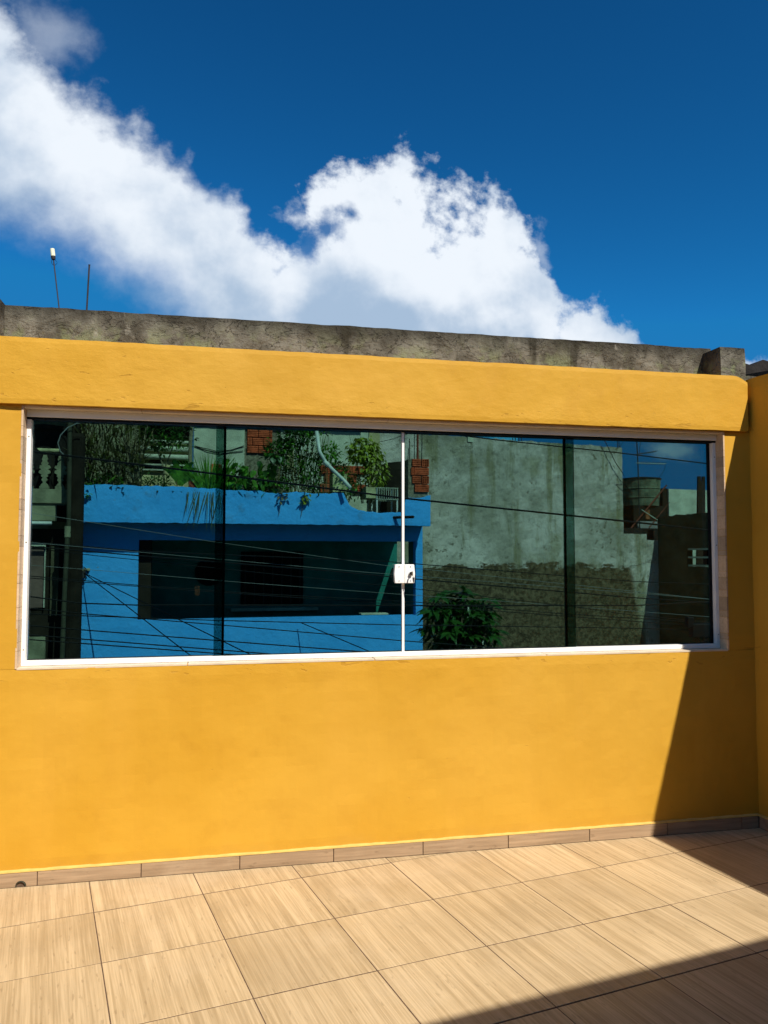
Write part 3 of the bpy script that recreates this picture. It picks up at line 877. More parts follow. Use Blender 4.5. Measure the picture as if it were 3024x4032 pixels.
tag(tb.build('veranda_table', 'pale'), 'small pale table inside the blue veranda', 'table')
# spout and planter soil
sp = B.px(889, 1117, DP + 0.25)
MB().tube([B.P(sp[0] - 0.28, sp[1], DP - 0.02), B.P(sp[0] - 0.18, sp[1], DP + 0.12), B.P(sp[0] + 0.02, sp[1] + 0.0, DP + 0.32)], 0.028, 12).build('spout', 'wooddark', bh)
zsoil = B.z(400, 1060, DP) - 0.12
rough_slab('planting_bed', 'soil', lambda u, d, z: B.P(u, d, z), pu[0][0] + .02, pu[10][0] - 0.1, lambda u: DP - 0.163, lambda u: -1.4, zslab + 0.2, zsoil + 0.04, 0.09, 0.06, bh, 61)
# wall bracket with looped cables
bk = B.px(178, 1240, 0.06)
br = thing('cable_bracket', B.P(bk[0], bk[1], 0.0), 'yellow cable bracket with black loops at the left edge of the blue wall', 'bracket')
MB().box(bk[0] - 0.10, bk[0] + 0.12, 0.003, 0.05, bk[1] + 0.06, bk[1] + 0.10, BW).build('bracket_plate', 'palewarm', br)
MB().tube([B.P(bk[0] + 0.02, bk[1] + 0.06, 0.06), B.P(bk[0] + 0.02, bk[1] - 0.07, 0.08)], 0.035, 10).build('insulator', 'iron', br)
for r_, dz_ in ((0.11, 0.0), (0.075, -0.1)):
    lp_ = [B.P(bk[0] - 0.02 + r_ * math.cos(t * 0.45), bk[1] + dz_ + r_ * 1.2 * math.sin(t * 0.45), 0.07 + 0.01 * math.sin(t)) for t in range(0, 13)]
    MB().tube(lp_, 0.009, 6).build('cable_loop', 'wire', br)

for (X_, Y_, yy, rr_, lb_) in ((470, 1450, 7.5, .008, 'thin cable running out from the bracket across the blue wall, lower one'), (640, 1450, 6.0, .008, 'thin cable running out from the bracket across the blue wall, upper one'), (900, 1440, 8.5, .009, 'black cable crossing in front of the blue wall below the veranda')):
    a_ = B.P(bk[0] + .03, bk[1] + .02, .10) if X_ != 900 else B.P(B.u(650, 1345, .12), B.z(650, 1345, .12), .12)
    b_ = at(X_, Y_, yy)
    b_ = a_ + (b_ - a_) * 1.6
    tag(MB().tube([a_, a_.lerp(b_, .5) - Vector((0, 0, .06)), b_], rr_, 6).build('service_cable', 'wire'), lb_, 'cable')
# hollow brick pier on the parapet, bricks one by one
bp = thing('brick_pier', B.P(B.u(905, 1060, 0.4), btop(B.u(905, 1060, DP)), 0.35), 'unfinished red brick pier with steel bars on the blue parapet', 'pier')
u0_, z1_ = B.px(888, 990, 0.45); u1_, _z = B.px(926.5, 990, 0.45); z0_ = B.z(905, 1064, 0.45)
um = B.u(883, 1000, 0.45)
rough_slab('mortar_core', 'mortar', B.X, um, u1_ - 0.012, lambda u: z1_ - 0.02, lambda u: z0_ - 0.12, 0.12, 0.41, 0.03, 0.012, bp, 71, 0.01)
def hollow_brick(name, parent, F, u0, u1, z0, z1, d0, d1, end=False, vert=False):
    m = MB()
    if end:
        t = (u1 - u0) * 0.10; s3 = (u1 - u0 - t) / 3; h3 = (z1 - z0 - t) / 3
        for k in range(4):
            m.box(u0 + k * s3, u0 + k * s3 + t, d0, d1, z0, z1, F.X)
        for k in range(4):
            for q in range(3):
                m.box(u0 + q * s3 + t, u0 + (q + 1) * s3, d0, d1, z0 + k * h3, z0 + k * h3 + t, F.X)
    elif vert:
        w = (u1 - u0) / 3
        m.box(u0, u1, d0, d1 - 0.012, z0, z1, F.X)
        for k in range(3):
            m.box(u0 + k * w + 0.006, u0 + (k + 1) * w - 0.006, d1 - 0.0121, d1, z0, z1, F.X)
    else:
        h = (z1 - z0) / 4
        m.box(u0, u1, d0, d1 - 0.014, z0, z1, F.X)
        for k in range(4):
            m.box(u0, u1, d1 - 0.0141, d1, z0 + k * h + 0.006, z0 + (k + 1) * h - 0.006, F.X)
    return m.build(name, 'brick', parent)
hh = (z1_ - z0_) / 4
for r_ in range(4):
    zz0 = z0_ + r_ * hh + 0.012; zz1 = z0_ + (r_ + 1) * hh - 0.008
    jx = random.uniform(-.015, .015)
    if r_ % 2 == 1:
        MB().box(u1_ - 0.13, u1_ - 0.005, 0.2, 0.413, zz0, zz1, B.X).build('brick_hollow', 'brickcore', bp)
        hollow_brick('brick', bp, B, u1_ - 0.135, u1_, zz0, zz1, 0.4135, 0.455, end=True)
        hollow_brick('brick', bp, B, u0_ + 0.03, u1_ - 0.16, zz0, zz1, 0.30, 0.45)
    else:
        hollow_brick('brick', bp, B, u0_ + 0.09 + jx, u1_, zz0, zz1, 0.30, 0.452)
        if r_ == 2: hollow_brick('brick', bp, B, u0_ + 0.005, u0_ + 0.07, zz0, zz1, 0.30, 0.448, vert=True)
for (X_, Yt, r_) in ((885, 948, .009), (895, 938, .008), (902, 933, .022), (910.5, 936, .009), (880, 968, .008)):
    a = B.px(X_, 992, 0.3); b = B.px(X_ + random.uniform(-1, 3), Yt, 0.3)
    MB().tube([B.P(a[0], a[1] - 0.15, 0.3), B.P(b[0], b[1], 0.3)], r_, 7).build('steel_bar', 'rust' if r_ > .02 else 'iron', bp)

# leaning PVC pipe
pts = [B.P(*B.px(X_, Y_, dd), dd) for X_, Y_, dd in ((683, 925, .30), (690, 975, .42), (705, 1001, .50), (722, 1018, .55), (742, 1037, .62), (757, 1054, .72))]
pv = thing('pvc_pipe', B.P(4.0, zslab + 0.3, 0.3), 'bent off-white plastic pipe leaning out over the blue parapet', 'pipe')
MB().tube(pts[:3], 0.034, 12).build('upper_length', 'pvc', pv, smooth=True)
MB().tube([pts[2], pts[3], pts[4], pts[5]], 0.034, 12).build('lower_length', 'pvc', pv, smooth=True)
e_ = (pts[3] - pts[2]).normalized()
MB().tube([pts[2] - e_ * 0.05, pts[2] + e_ * 0.06], 0.043, 12).build('pipe_elbow', 'pvc', pv)

# planter boxes and rack on the roof
def bx(name, X0, X1, Y0, Y1, d, dep, mat, label, cat, F=B):
    u0, z1 = F.px(X0, Y0, d); u1, z0 = F.px(X1, Y1, d)
    t = thing(name, F.P((u0 + u1) / 2, z0, d - dep / 2), label, cat)
    w = 0.035
    m = MB()
    m.box(u0, u1, d - w, d, z0, z1, F.X); m.box(u0, u1, d - dep, d - dep + w, z0, z1, F.X)
    m.box(u0, u0 + w, d - dep + w, d - w, z0, z1, F.X); m.box(u1 - w, u1, d - dep + w, d - w, z0, z1, F.X)
    m.box(u0 + w, u1 - w, d - dep + w, d - w, z0, z0 + w, F.X)
    m.build('planter_shell', mat, t)
    MB().box(u0 + w + .001, u1 - w - .001, d - dep + w + .001, d - w - .001, z0 + w, z1 - 0.05, F.X).build('planter_soil', 'soil', t)
    return t
bx('planter_box', 719, 749, 1023, 1063, 0.12, 0.35, M['box'], 'tall pale planter box behind the leaning plastic pipe', 'planter')
bx('planter_box', 791, 812, 1052, 1076, 0.15, 0.5, M['box'], 'low pale planter box on the blue roof beside the wire rack', 'planter')
bx('planter_box', 408, 432, 1040, 1056, 0.2, 0.3, M['clay'], 'small red clay planter at the foot of the pale trunk', 'planter')
rk = thing('wire_rack', B.P(B.u(838, 1090, .1), zslab + .2, 0.1), 'pale wire rack standing on the blue roof under the vine', 'rack')
ru0, rz1 = B.px(812, 1053, 0.15); ru1, rz0 = B.px(860, 1100, 0.15)
rz0 = zslab + 0.201
for a in (ru0 + 0.02, ru1 - 0.02):
    for dd in (0.15, -0.25):
        MB().box(a - 0.014, a + 0.014, dd - .014, dd + .014, rz0, rz1, B.X).build('leg', 'pvc', rk)
for zz_ in (rz1, B.z(836, 1078, 0.15)):
    m = MB()
    m.box(ru0, ru1, 0.165, 0.175, zz_ - .012, zz_, B.X); m.box(ru0, ru1, -0.275, -0.265, zz_ - .012, zz_, B.X)
    for k in range(12):
        a = ru0 + (ru1 - ru0) * k / 11
        m.box(a - .004, a + .004, -0.264, 0.164, zz_ - .009, zz_ - .003, B.X)
    m.build('shelf', 'pale', rk)
m = MB()
for k in range(10):
    a = ru0 + (ru1 - ru0) * (k + .5) / 10
    m.box(a - .005, a + .005, 0.177, 0.184, B.z(836, 1078, 0.15), rz1, B.X)
m.build('front_bars', 'pale', rk)

# ================================================================ HOUSE BEHIND THE ROOF GARDEN
KF = Frame(0, 13.0, 3.0)
kh = thing('rear_house', KF.P(1.0, GZ, -1), 'pale rendered house with patches of brick behind the roof garden', 'house')
ku = lambda X: KF.u(X, 1000)
kz = lambda X, Y: KF.z(X, Y)
def kwall(X0, X1, Y1, Y0, mat, d0=-0.2, d1=0.0, nm='wall', sd=80):
    u0, u1 = ku(X0) + .001, ku(X1) - .001
    z1 = kz(500, Y1) if Y1 else 5.6
    z0 = kz(500, Y0) if Y0 else GZ
    return rough_slab(nm, mat, KF.X, u0, u1, lambda u: z1, lambda u: z0, d0, d1, 0.12, 0.012, kh, sd)
kwall(60, 300, None, None, 'olive', sd=81)
kwall(300, 412, 962, None, 'palewarm', -0.2, -0.05, sd=82)      # under the louvred openings
zt0 = kz(500, 962)
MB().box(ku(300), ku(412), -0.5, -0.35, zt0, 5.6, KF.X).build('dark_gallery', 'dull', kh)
for Y_ in (960, 975, 992):
    z_ = kz(500, Y_)
    a = KF.P(ku(300), z_, 0.02); b = KF.P(ku(411), z_, 0.02)
    MB().tube([a, b], 0.055 if Y_ != 960 else 0.035, 10).build('round_rail', 'pale', kh, smooth=True)
for X0, X1 in ((312, 352), (372, 406)):
    for Y0, Y1 in ((998, 1007), (1009, 1018)):
        w_ = MB().box(ku(X0), ku(X1), -0.049, -0.035, kz(500, Y1), kz(500, Y0), KF.X).build('window', 'darkroom', kh)
        MB().box(ku(X0) - .03, ku(X1) + .03, -0.034, 0.03, kz(500, Y1) - 0.03, kz(500, Y1), KF.X).build('window_sill', 'pale', w_)
kwall(418, 528, None, None, 'pale', sd=83)
kwall(528, 606, None, None, 'mortar', -0.2, -0.02, sd=84)
kwall(606, 690, None, None, 'pale', sd=85)
kwall(690, 797, None, None, 'pale', -0.2, -0.01, sd=86)
kwall(797, 820, None, None, 'palewarm', -0.2, 0.02, sd=87)
kwall(619, 634, 968, 1010, 'palewarm', 0.0, 0.02, 'paint_patch', 88)
def brick_rows(X0, X1, Y1, Y0, rows, d, F=KF, parent=kh, miss=0.0):
    u0, u1 = F.u(X0, 1000), F.u(X1, 1000); z0, z1 = F.z(500, Y0), F.z(500, Y1)
    h = (z1 - z0) / rows
    for r_ in range(rows):
        u = u0 + (0.0 if r_ % 2 else -0.0); first = True
        while u < u1 - 0.03:
            l_ = 0.11 if (first and r_ % 2) else 0.24
            e = min(u + l_, u1)
            if random.random() > miss:
                hollow_brick('brick', parent, F, u + 0.008, e - 0.006, z0 + r_ * h + 0.012, z0 + (r_ + 1) * h - 0.008, d, d + 0.05 + random.uniform(-.006, .006), vert=(l_ < 0.2))
            u += l_; first = False
brick_rows(533, 588, 926, 978, 3, -0.015)
brick_rows(690, 790, 998, 1060, 3, 0.003, miss=0.12)
brick_rows(455, 480, 1003, 1040, 2, 0.003, miss=0.3)
# eave slab that shades the upper wall
MB().box(ku(60), ku(800), 0.001, 0.62, 4.86, 5.02, KF.X).build('eave', 'concrete', kh)
MB().box(ku(60), ku(820), -4, 0.0, 5.601, 5.75, KF.X).build('roof', 'concrete', kh)
for lb_, cc in zip(('upper slack black cable hanging on the pale wall behind the garden', 'lower slack black cable hanging on the pale wall behind the garden'), ([(420, 963), (440, 968), (470, 975), (500, 972), (527, 963)], [(420, 963), (445, 973), (475, 981), (500, 977), (525, 974)])):
    tag(MB().tube([KF.P(*KF.px(x, y, 0.02), 0.02) for x, y in cc], 0.008, 6).build('slack_cable', 'wire'), lb_, 'cable', 'slack cables on the pale wall')
ph = [KF.P(*KF.px(x, y, 0.55), 0.55) for x, y in ((818, 955), (850, 948), (884, 936))]
tag(MB().tube(ph, 0.006, 6).build('clothes_line', 'wire'), 'thin line strung above the roof garden towards the brick pier', 'line')
dm = rough_slab('dark_shed', 'dull', KF.X, ku(818), ku(884), lambda u: KF.z(850, 1008) + 0.12 * (u - ku(818)), lambda u: zslab + 0.2, 0.2, 0.7, 0.08, 0.02, None, 90)
tag(dm, 'dark lean-to shed at the right end of the blue roof', 'shed')

# ================================================================ GREY HOUSE
G = Frame(0, 12.55, 11.42)
gh = thing('grey_house', G.P(8, GZ, -2), 'tall windowless grey house wall with stains and bare lower render', 'house')
gu = lambda X, Y=1100: G.u(X, Y)
zt = G.z(1100, 950)
rough_slab('wall', 'grey', G.X, gu(816), gu(1346), lambda u: zt + 0.0, lambda u: GZ, -0.25, 0.0, 0.10, 0.02, gh, 101, 0.03)
zsh1, zsh2 = G.z(1370, 1153), G.z(1400, 1167)
rough_slab('wall', 'grey', G.X, gu(1346) + .001, gu(1396), lambda u: zsh1, lambda u: GZ, -0.25, 0.0, 0.10, 0.02, gh, 102, 0.02)
rough_slab('wall', 'grey', G.X, gu(1396) + .001, gu(1442), lambda u: zsh2, lambda u: GZ, -0.25, 0.0, 0.10, 0.02, gh, 103, 0.02)
MB().box(gu(816), gu(1346) - .05, -5.0, -0.26, zt - 0.5, zt - 0.35, G.X).build('roof', 'concrete', gh)
MB().box(gu(1346) - .2, gu(1346) - .02, -5.0, -0.26, GZ, zt - 0.02, G.X).build('end_wall', 'grey', gh)
for X_ in (1020, 1026, 1108, 1113, 1121, 1127, 1334, 1337):
    a = G.px(X_, 950, -0.15); 
    MB().tube([G.P(a[0], zt - 0.1, -0.15), G.P(a[0] + random.uniform(-.03, .03), zt + random.uniform(0.45, 0.6), -0.15)], 0.010, 6).build('steel_bar', 'iron', gh)
MB().tube([G.P(gu(1345), zt, -0.1), G.P(gu(1356), zt + 0.22, -0.1), G.P(gu(1341), zt + 0.3, -0.1)], 0.012, 6).build('bent_bar', 'iron', gh)
# hanging cable on the grey wall with its curl
cb = [(1290, 930), (1308, 955), (1330, 1000), (1345, 1022), (1352, 1036), (1338, 1036), (1352, 1048), (1360, 1060)]
tag(MB().tube([G.P(*G.px(x, y, 0.12), 0.12) for x, y in cb], 0.010, 6).build('hanging_cable', 'wire'), 'black cable hanging down the right end of the grey wall with a curl', 'cable')
# blue tank on grey house
tk = G.px(1062, 955, -1.5)
bt = thing('water_tank', G.P(tk[0], zt - 0.35, -1.5), 'light blue water tank just above the top of the grey wall', 'tank')
MB().lathe(G.P(tk[0], zt - 0.05, -1.5), [(0.62, 0), (0.66, 0.12), (0.72, 0.55), (0.75, 0.56), (0.75, 0.62), (0.72, 0.63)], 28).build('tank_body', 'tank_blue', bt, smooth=False)
MB().lathe(G.P(tk[0], zt + 0.581, -1.5), [(0.77, 0), (0.77, 0.05), (0.5, 0.14), (0.1, 0.17)], 28).build('lid', 'tank_blue', bt)
# white patch and stub
MB().box(gu(1010), gu(1022), -0.1, 0.03, zt - 0.12, zt + 0.03, G.X).build('repair_patch', 'pale', gh)

# stuff behind the step: drum tank, mast, struts
T = Frame(0, 15.2, 8)
dt_ = thing('drum_tank', T.P(T.u(1382, 1100), T.z(1382, 1102), -0.4), 'stained round water drum on a brick base right of the grey wall', 'tank')
tu, tz1 = T.px(1382, 1037, -0.4); _u, tz0 = T.px(1382, 1094, -0.4)
rr = (T.u(1418, 1050, -.4) - T.u(1347, 1050, -.4)) / 2
hgt = tz1 - tz0
MB().lathe(T.P(tu, tz0, -0.4), [(rr * .90, 0), (rr * .93, hgt * .28), (rr * .96, hgt * .30), (rr * .95, hgt * .34), (rr * .97, hgt * .62), (rr, hgt * .64), (rr * .98, hgt * .68), (rr, hgt * .97), (rr * 1.03, hgt)], 28).build('drum_body', 'drum', dt_)
MB().lathe(T.P(tu, tz0, -0.4), [(rr * 1.05, hgt + .001), (rr * 1.04, hgt + .03), (rr * .5, hgt + .07), (rr * .05, hgt + .09)], 28).build('lid', 'fibre', dt_)
bs = thing('brick_tank_base', T.P(tu, tz0 - 1, -0.4), 'dark brick base carrying the stained water drum', 'base')
tzb = T.z(1380, 1175, -0.4)
MB().box(tu - rr * 1.0, tu + rr * 0.9, -1.0, 0.05, tzb - 1.5, tz0 - 0.001, T.X).build('base_wall', 'dull', bs)
MB().box(tu - rr * 0.3, tu - rr * 0.05, 0.051, 0.07, T.z(1375, 1121), T.z(1375, 1101), T.X).build('lit_block', 'roof', bs)
MB().box(tu - rr * 0.85, tu + rr * 0.75, 0.051, 0.12, T.z(1375, 1143), T.z(1375, 1126), T.X).build('ledge_slab', 'pave', bs)
q = T.px(1400, 1130)
rf = thing('tiled_roof', T.P(q[0], 2.0, -1), 'small terracotta roof behind the drum tank', 'roof')
for k in range(7):
    X0 = 1402 + k * 6
    a = T.px(X0, 1099 + k * 1.2, -1.0); b = T.px(X0 + 12, 1142, 0.0)
    MB().tube([T.P(a[0], a[1], -1.2), T.P(b[0], b[1] - .05, -0.1)], 0.055, 8).build('roof_tile', 'roof', rf)
ms = T.px(1380, 1115, 0.25)
mt = thing('aerial_mast', T.P(ms[0], tzb, 0.25), 'tall thin mast with two television aerials beside the drum tank', 'aerial')
MB().tube([T.P(ms[0] + 0.03, tzb - .3, 0.25), T.P(T.u(1378, 1000, .25), T.z(1378, 1000, .25), 0.25), T.P(T.u(1374, 925, .25), T.z(1374, 925, .25), 0.25)], 0.017, 8).build('mast', 'iron', mt)
MB().tube([T.P(*T.px(1380, 985, .25), 0.25), T.P(*T.px(1387, 925, .3), 0.3)], 0.008, 6).build('stay_wire', 'iron', mt)
for (Xa, Ya, Xb, Yb, nn) in ((1372, 982, 1418, 975, 9), (1374, 1000, 1438, 1002, 13)):
    a = T.P(*T.px(Xa, Ya, .27), .27); b = T.P(*T.px(Xb, Yb, .27), .27)
    bo = MB().tube([a, b], 0.010, 6).build('boom', 'pale' if nn > 10 else 'iron', mt)
    for k in range(nn):
        c = a.lerp(b, (k + 1) / (nn + .5)); hw = 0.15 - 0.004 * k
        MB().tube([c - T.n * hw + Vector((0, 0, -.02)), c + T.n * hw + Vector((0, 0, .02))], 0.005, 5).build('element', 'chrome', bo)
tag(MB().tube([T.P(*T.px(x, y, .27), .27) for x, y in ((1437, 1002), (1436, 1013), (1428, 1026), (1418, 1038))], 0.006, 6).build('aerial_cable', 'wire'), 'curved cable dropping from the lower aerial to the drum tank', 'cable')
rs = MB().tube([T.P(*T.px(1354, 1152, .4), .4), T.P(*T.px(1440, 1048, .4), .4)], 0.022, 8)
tag(rs.build('red_strut', 'rust'), 'long rusty red strut slanting up past the drum tank', 'strut')
tag(MB().tube([T.P(*T.px(1386, 1101, .45), .45), T.P(*T.px(1436, 1134, .45), .45)], 0.013, 7).build('pale_strut', 'pale'), 'short pale strut crossing the red one below the drum tank', 'strut')
tag(MB().tube([T.P(*T.px(1402, 1140, .5), .5), T.P(*T.px(1446, 1085, .5), .5)], 0.012, 7).build('thin_strut', 'rust'), 'thin rusty strut beside the pale far wall', 'strut')
jk = MB().box(gu(1352), gu(1440), -2.4, -0.3, zsh2 - 0.6, G.z(1400, 1140), G.X).build('dark_shed_roof', 'fibre'); tag(jk, 'dark low shed roof on the step right of the grey wall', 'shed')

# ================================================================ DARK HOUSE ON THE RIGHT (its side wall in shade)
cp = G.P(gu(1420), 0, 0.0)
D = Frame(cp.x, cp.y, 11.42 - 90)
dh = thing('dark_house', D.P(3, GZ, -3), 'dark olive side wall of a house in deep shade at the right of the view', 'house')
zd = D.z(1470, 1113)
dtop = lambda u: zd + 0.015 * u
wu0, wz1 = D.px(1483, 1186); wu1, wz0 = D.px(1536, 1225)
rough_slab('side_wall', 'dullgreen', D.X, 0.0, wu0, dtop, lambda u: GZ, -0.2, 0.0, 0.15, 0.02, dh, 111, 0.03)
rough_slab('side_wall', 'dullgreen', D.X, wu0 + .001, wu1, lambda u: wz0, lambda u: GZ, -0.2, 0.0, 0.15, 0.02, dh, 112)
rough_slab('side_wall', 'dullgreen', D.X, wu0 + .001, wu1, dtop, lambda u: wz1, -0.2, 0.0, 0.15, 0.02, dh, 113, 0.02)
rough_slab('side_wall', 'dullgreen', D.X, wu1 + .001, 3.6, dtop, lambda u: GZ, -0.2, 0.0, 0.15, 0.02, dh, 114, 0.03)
MB().box(wu0, wu1, -0.6, -0.55, wz0, wz1, D.X).build('window_back', 'darkroom', dh)
for k in range(3):
    z_ = wz0 + (wz1 - wz0) * (0.02 + 0.46 * k)
    MB().box(wu0 + .06, wu1 - .04, -0.10, 0.015, z_, z_ + 0.045, D.X).build('louvre', 'pale', dh)
MB().box(0.3, 3.6, -6, -0.201, zd - 0.4, zd - 0.2, D.X).build('roof', 'concrete', dh)
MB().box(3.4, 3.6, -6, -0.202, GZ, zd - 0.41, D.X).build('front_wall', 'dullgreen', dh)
F2 = Frame(0, 17.5, 8)
fw = thing('far_wall', F2.P(F2.u(1490, 1080), GZ, 0), 'pale far wall rising above the dark house', 'wall')
fu0, fz1 = F2.px(1444, 1056); fu1, _q = F2.px(1600, 1060)
rough_slab('wall', 'pale', F2.X, fu0, fu1, lambda u: fz1, lambda u: GZ, -0.2, 0.0, 0.15, 0.02, fw, 121, 0.01)
MB().box(F2.u(1434, 1080), fu0 - .001, -0.6, -0.05, GZ, fz1 + .02, F2.X).build('shaded_wall_end', 'dull', fw)  # shade on the end of the pale wall, put into a dark colour
pu0, pz1 = D.px(1508, 1030, -.3)
pk = thing('notched_plank', D.P(pu0, dtop(pu0) - .2, -0.3), 'dark upright plank with a notched top above the dark house', 'plank')
E_ = Frame(0, 16.4, 5)
a0 = E_.px(1501, 1127); a1 = E_.px(1521, 1127); b0 = E_.px(1507, 1029); b1 = E_.px(1522, 1029)
z0p, z1p = a0[1] - 2.0, b0[1]
zn = E_.z(1512, 1040)
pl = [(a0[0], z0p), (a1[0] - .03, z0p), (b1[0], z1p), (b1[0] - (b1[0] - b0[0]) * .36, z1p), (b1[0] - (b1[0] - b0[0]) * .40, zn), (b0[0] + (b1[0] - b0[0]) * .40, zn), (b0[0] + (b1[0] - b0[0]) * .38, z1p), (b0[0], z1p)]
MB().prism(pl, -0.03, 0.03, lambda p, q, t: E_.P(p, q, t)).build('plank', 'wooddark', pk)

# ================================================================ BROWN HOUSE ON THE LEFT
LF = Frame(0, 10.8, 3)
lh = thing('brown_house', LF.P(-2, GZ, -2), 'dark brown house with an ornate balcony at the left of the view', 'house')
lu = lambda X, Y=1200, d=0: LF.u(X, Y, d)
lz = lambda X, Y, d=0: LF.z(X, Y, d)
u_a, u_b = lu(20), lu(156)
zl1 = lz(100, 1056, .5); zl2 = lz(100, 1087, .5); zl3 = lz(100, 1125, .5); zl4 = lz(100, 1132, .5)
MB().box(u_a, u_b, -3.2, -3.0, GZ, 5.0, LF.X).build('back_wall', 'clay', lh)
for k in range(5):
    for r_ in range(9):
        if random.random() < .5: hollow_brick('brick', lh, LF, u_a + k * 0.45 + 0.2 * (r_ % 2), u_a + k * 0.45 + 0.40 + 0.2 * (r_ % 2), 2.9 + r_ * 0.2, 3.08 + r_ * 0.2, -2.999, -2.95)
MB().box(u_a, lu(150), 0.30, 0.5, zl2, zl1, LF.X).build('balcony_edge', 'olive', lh, bevel=0.01)
MB().box(u_a, lu(125), 0.26, 0.46, zl3, zl2 - .001, LF.X).build('balcony_fascia', 'olive', lh, bevel=0.01)
MB().box(u_a, lu(140), -3.0, 0.259, zl2 - 0.2, zl2 - 0.02, LF.X).build('balcony_floor', 'dull', lh)
MB().tube([LF.P(u_a, zl3 - 0.04, 0.5), LF.P(lu(112, 1129, .5), zl3 - 0.04, 0.5)], 0.03, 10).build('gutter_pipe', 'pvc', lh)
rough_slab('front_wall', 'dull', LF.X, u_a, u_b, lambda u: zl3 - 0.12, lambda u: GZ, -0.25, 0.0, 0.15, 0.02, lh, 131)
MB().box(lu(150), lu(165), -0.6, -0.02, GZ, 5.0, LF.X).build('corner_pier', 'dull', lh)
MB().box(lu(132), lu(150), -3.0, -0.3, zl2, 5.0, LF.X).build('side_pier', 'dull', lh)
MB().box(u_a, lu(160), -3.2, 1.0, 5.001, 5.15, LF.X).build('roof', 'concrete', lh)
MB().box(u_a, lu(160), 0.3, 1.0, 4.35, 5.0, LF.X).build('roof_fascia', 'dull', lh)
dz1, dz0 = lz(80, 1180), lz(80, 1312)
dr_ = MB().box(lu(58), lu(98), 0.005, 0.05, dz0, dz1, LF.X).build('window', 'door', lh)
MB().box(lu(56), lu(100), 0.051, 0.10, dz1, dz1 + 0.05, LF.X).build('window_lintel', 'pale', dr_)
MB().box(lu(98), lu(100), 0.021, 0.10, dz0, dz1 - .001, LF.X).build('window_frame', 'pale', dr_)
MB().box(u_a, lu(104), 0.021, 0.12, GZ, lz(80, 1375), LF.X).build('sunlit_wall_piece', 'olive', lh)  # lower wall piece in sun, its light put into the paler colour
MB().box(lu(112), lu(128), 0.021, 0.10, lz(80, 1330), lz(80, 1180), LF.X).build('wall_strip', 'dullgreen', lh)
# balusters
def baluster(X):
    u = LF.u(X, 1020, .42); z0 = zl1; H = lz(100, 986, .42) - z0
    t = thing('baluster', LF.P(u, z0, .42), None, 'baluster', 'ornate balusters of the brown house')
    w = (LF.u(X + 13, 1020, .42) - u)
    pr = [(.62, 0), (.62, .05), (.5, .06), (.3, .10), (.22, .13), (.55, .20), (.30, .27), (.65, .32), (.45, .36), (1.0, .42), (.92, .50), (.55, .53), (.98, .58), (.9, .65), (.5, .68), (.62, .73), (.36, .80), (.52, .86), (.36, .92), (.28, 1.0)]
    poly = [(u + a * w, z0 + 0.05 + b * H * .95) for a, b in pr] + [(u - a * w, z0 + 0.05 + b * H * .95) for a, b in reversed(pr)]
    MB().prism(poly, .38, .46, lambda p, q, t_: LF.P(p, q, t_)).build('baluster_body', 'olive', t, bevel=0.006)
    MB().box(u - w * .8, u + w * .8, .34, .49, z0 + .0, z0 + 0.049, LF.X).build('baluster_foot', 'olive', t, bevel=0.008)
    return t
for X_, lb in ((97, 'left ornate baluster on the dark balcony seen in the top left of the glass'), (131, 'right ornate baluster on the dark balcony beside the grey conduit'), (62, 'leftmost ornate baluster half hidden behind the white frame')):
    baluster(X_)['label'] = lb
hz = lz(100, 973, .42)
hr_ = thing('balcony_rail', LF.P(lu(100), zl1, .42), 'pale horizontal balcony rail on posts above the ornate balusters', 'rail')
MB().tube([LF.P(u_a, hz, .42), LF.P(lu(128, 973, .42), hz, .42)], 0.035, 10).build('handrail', 'box', hr_)
for X_ in (60, 114, 128):
    MB().box(lu(X_, 1000, .42) - .02, lu(X_, 1000, .42) + .02, .40, .44, zl1, hz, LF.X).build('post', 'dull', hr_)
# barrel with a conical cover behind the rail
bu, bz0 = LF.px(102, 968, -.2); bz1 = lz(102, 925, -.2)
bb = thing('dark_barrel', LF.P(bu, zl1, -.2), 'dark lidded barrel behind the balcony rail', 'barrel')
MB().lathe(LF.P(bu, zl1, -.2), [(0.30, 0), (0.33, .3), (.34, bz1 - zl1 - .1), (0.40, bz1 - zl1 - .06), (.42, bz1 - zl1), (.15, bz1 - zl1 + .05)], 20).build('barrel_body', 'fibre', bb)
cl = MB()
for k in range(26):
    a = LF.P(*LF.px(66 + random.random() * 12, 968 + random.random() * 6, .5), .5)
    cl.blade(a, (random.uniform(-.4, .9), -.3, -1), (0, 1, .3), random.uniform(.10, .26), .09, .5, 3)
tag(cl.build('dark_cloth', 'fibre'), 'dark cloth hung over the left end of the balcony rail', 'cloth')

# conduit and service post in front of the gap
cd = thing('conduit', LF.P(lu(150, 1200, .8), GZ, .8), 'tall grey conduit pipe running up between the brown and blue houses', 'pipe')
pts = [LF.P(lu(x, y, .8), LF.z(x, y, .8), .8) for x, y in ((151, 870), (150, 1000), (148, 1152))]
MB().tube(pts, 0.036, 12).build('upper_pipe', 'olive_dark', cd)
pts2 = [LF.P(lu(x, y, .8), LF.z(x, y, .8), .8) for x, y in ((146, 1150), (139, 1290), (134, 1425), (130, 1540))]
pts2.append(Vector((pts2[-1].x, pts2[-1].y, GZ)))
MB().tube(pts2, 0.038, 12).build('lower_pipe', 'olive_dark', cd)
MB().tube([pts2[0] - Vector((0, 0, .08)), pts2[0] + Vector((0, 0, .1))], 0.05, 12).build('pipe_coupling', 'olive', cd)
sc_ = LF.P(lu(165, 1000, .55), 0, .55)
sp_ = thing('service_post', Vector((sc_.x, sc_.y, GZ)), 'thick dark round post between the brown house and the blue house', 'post')
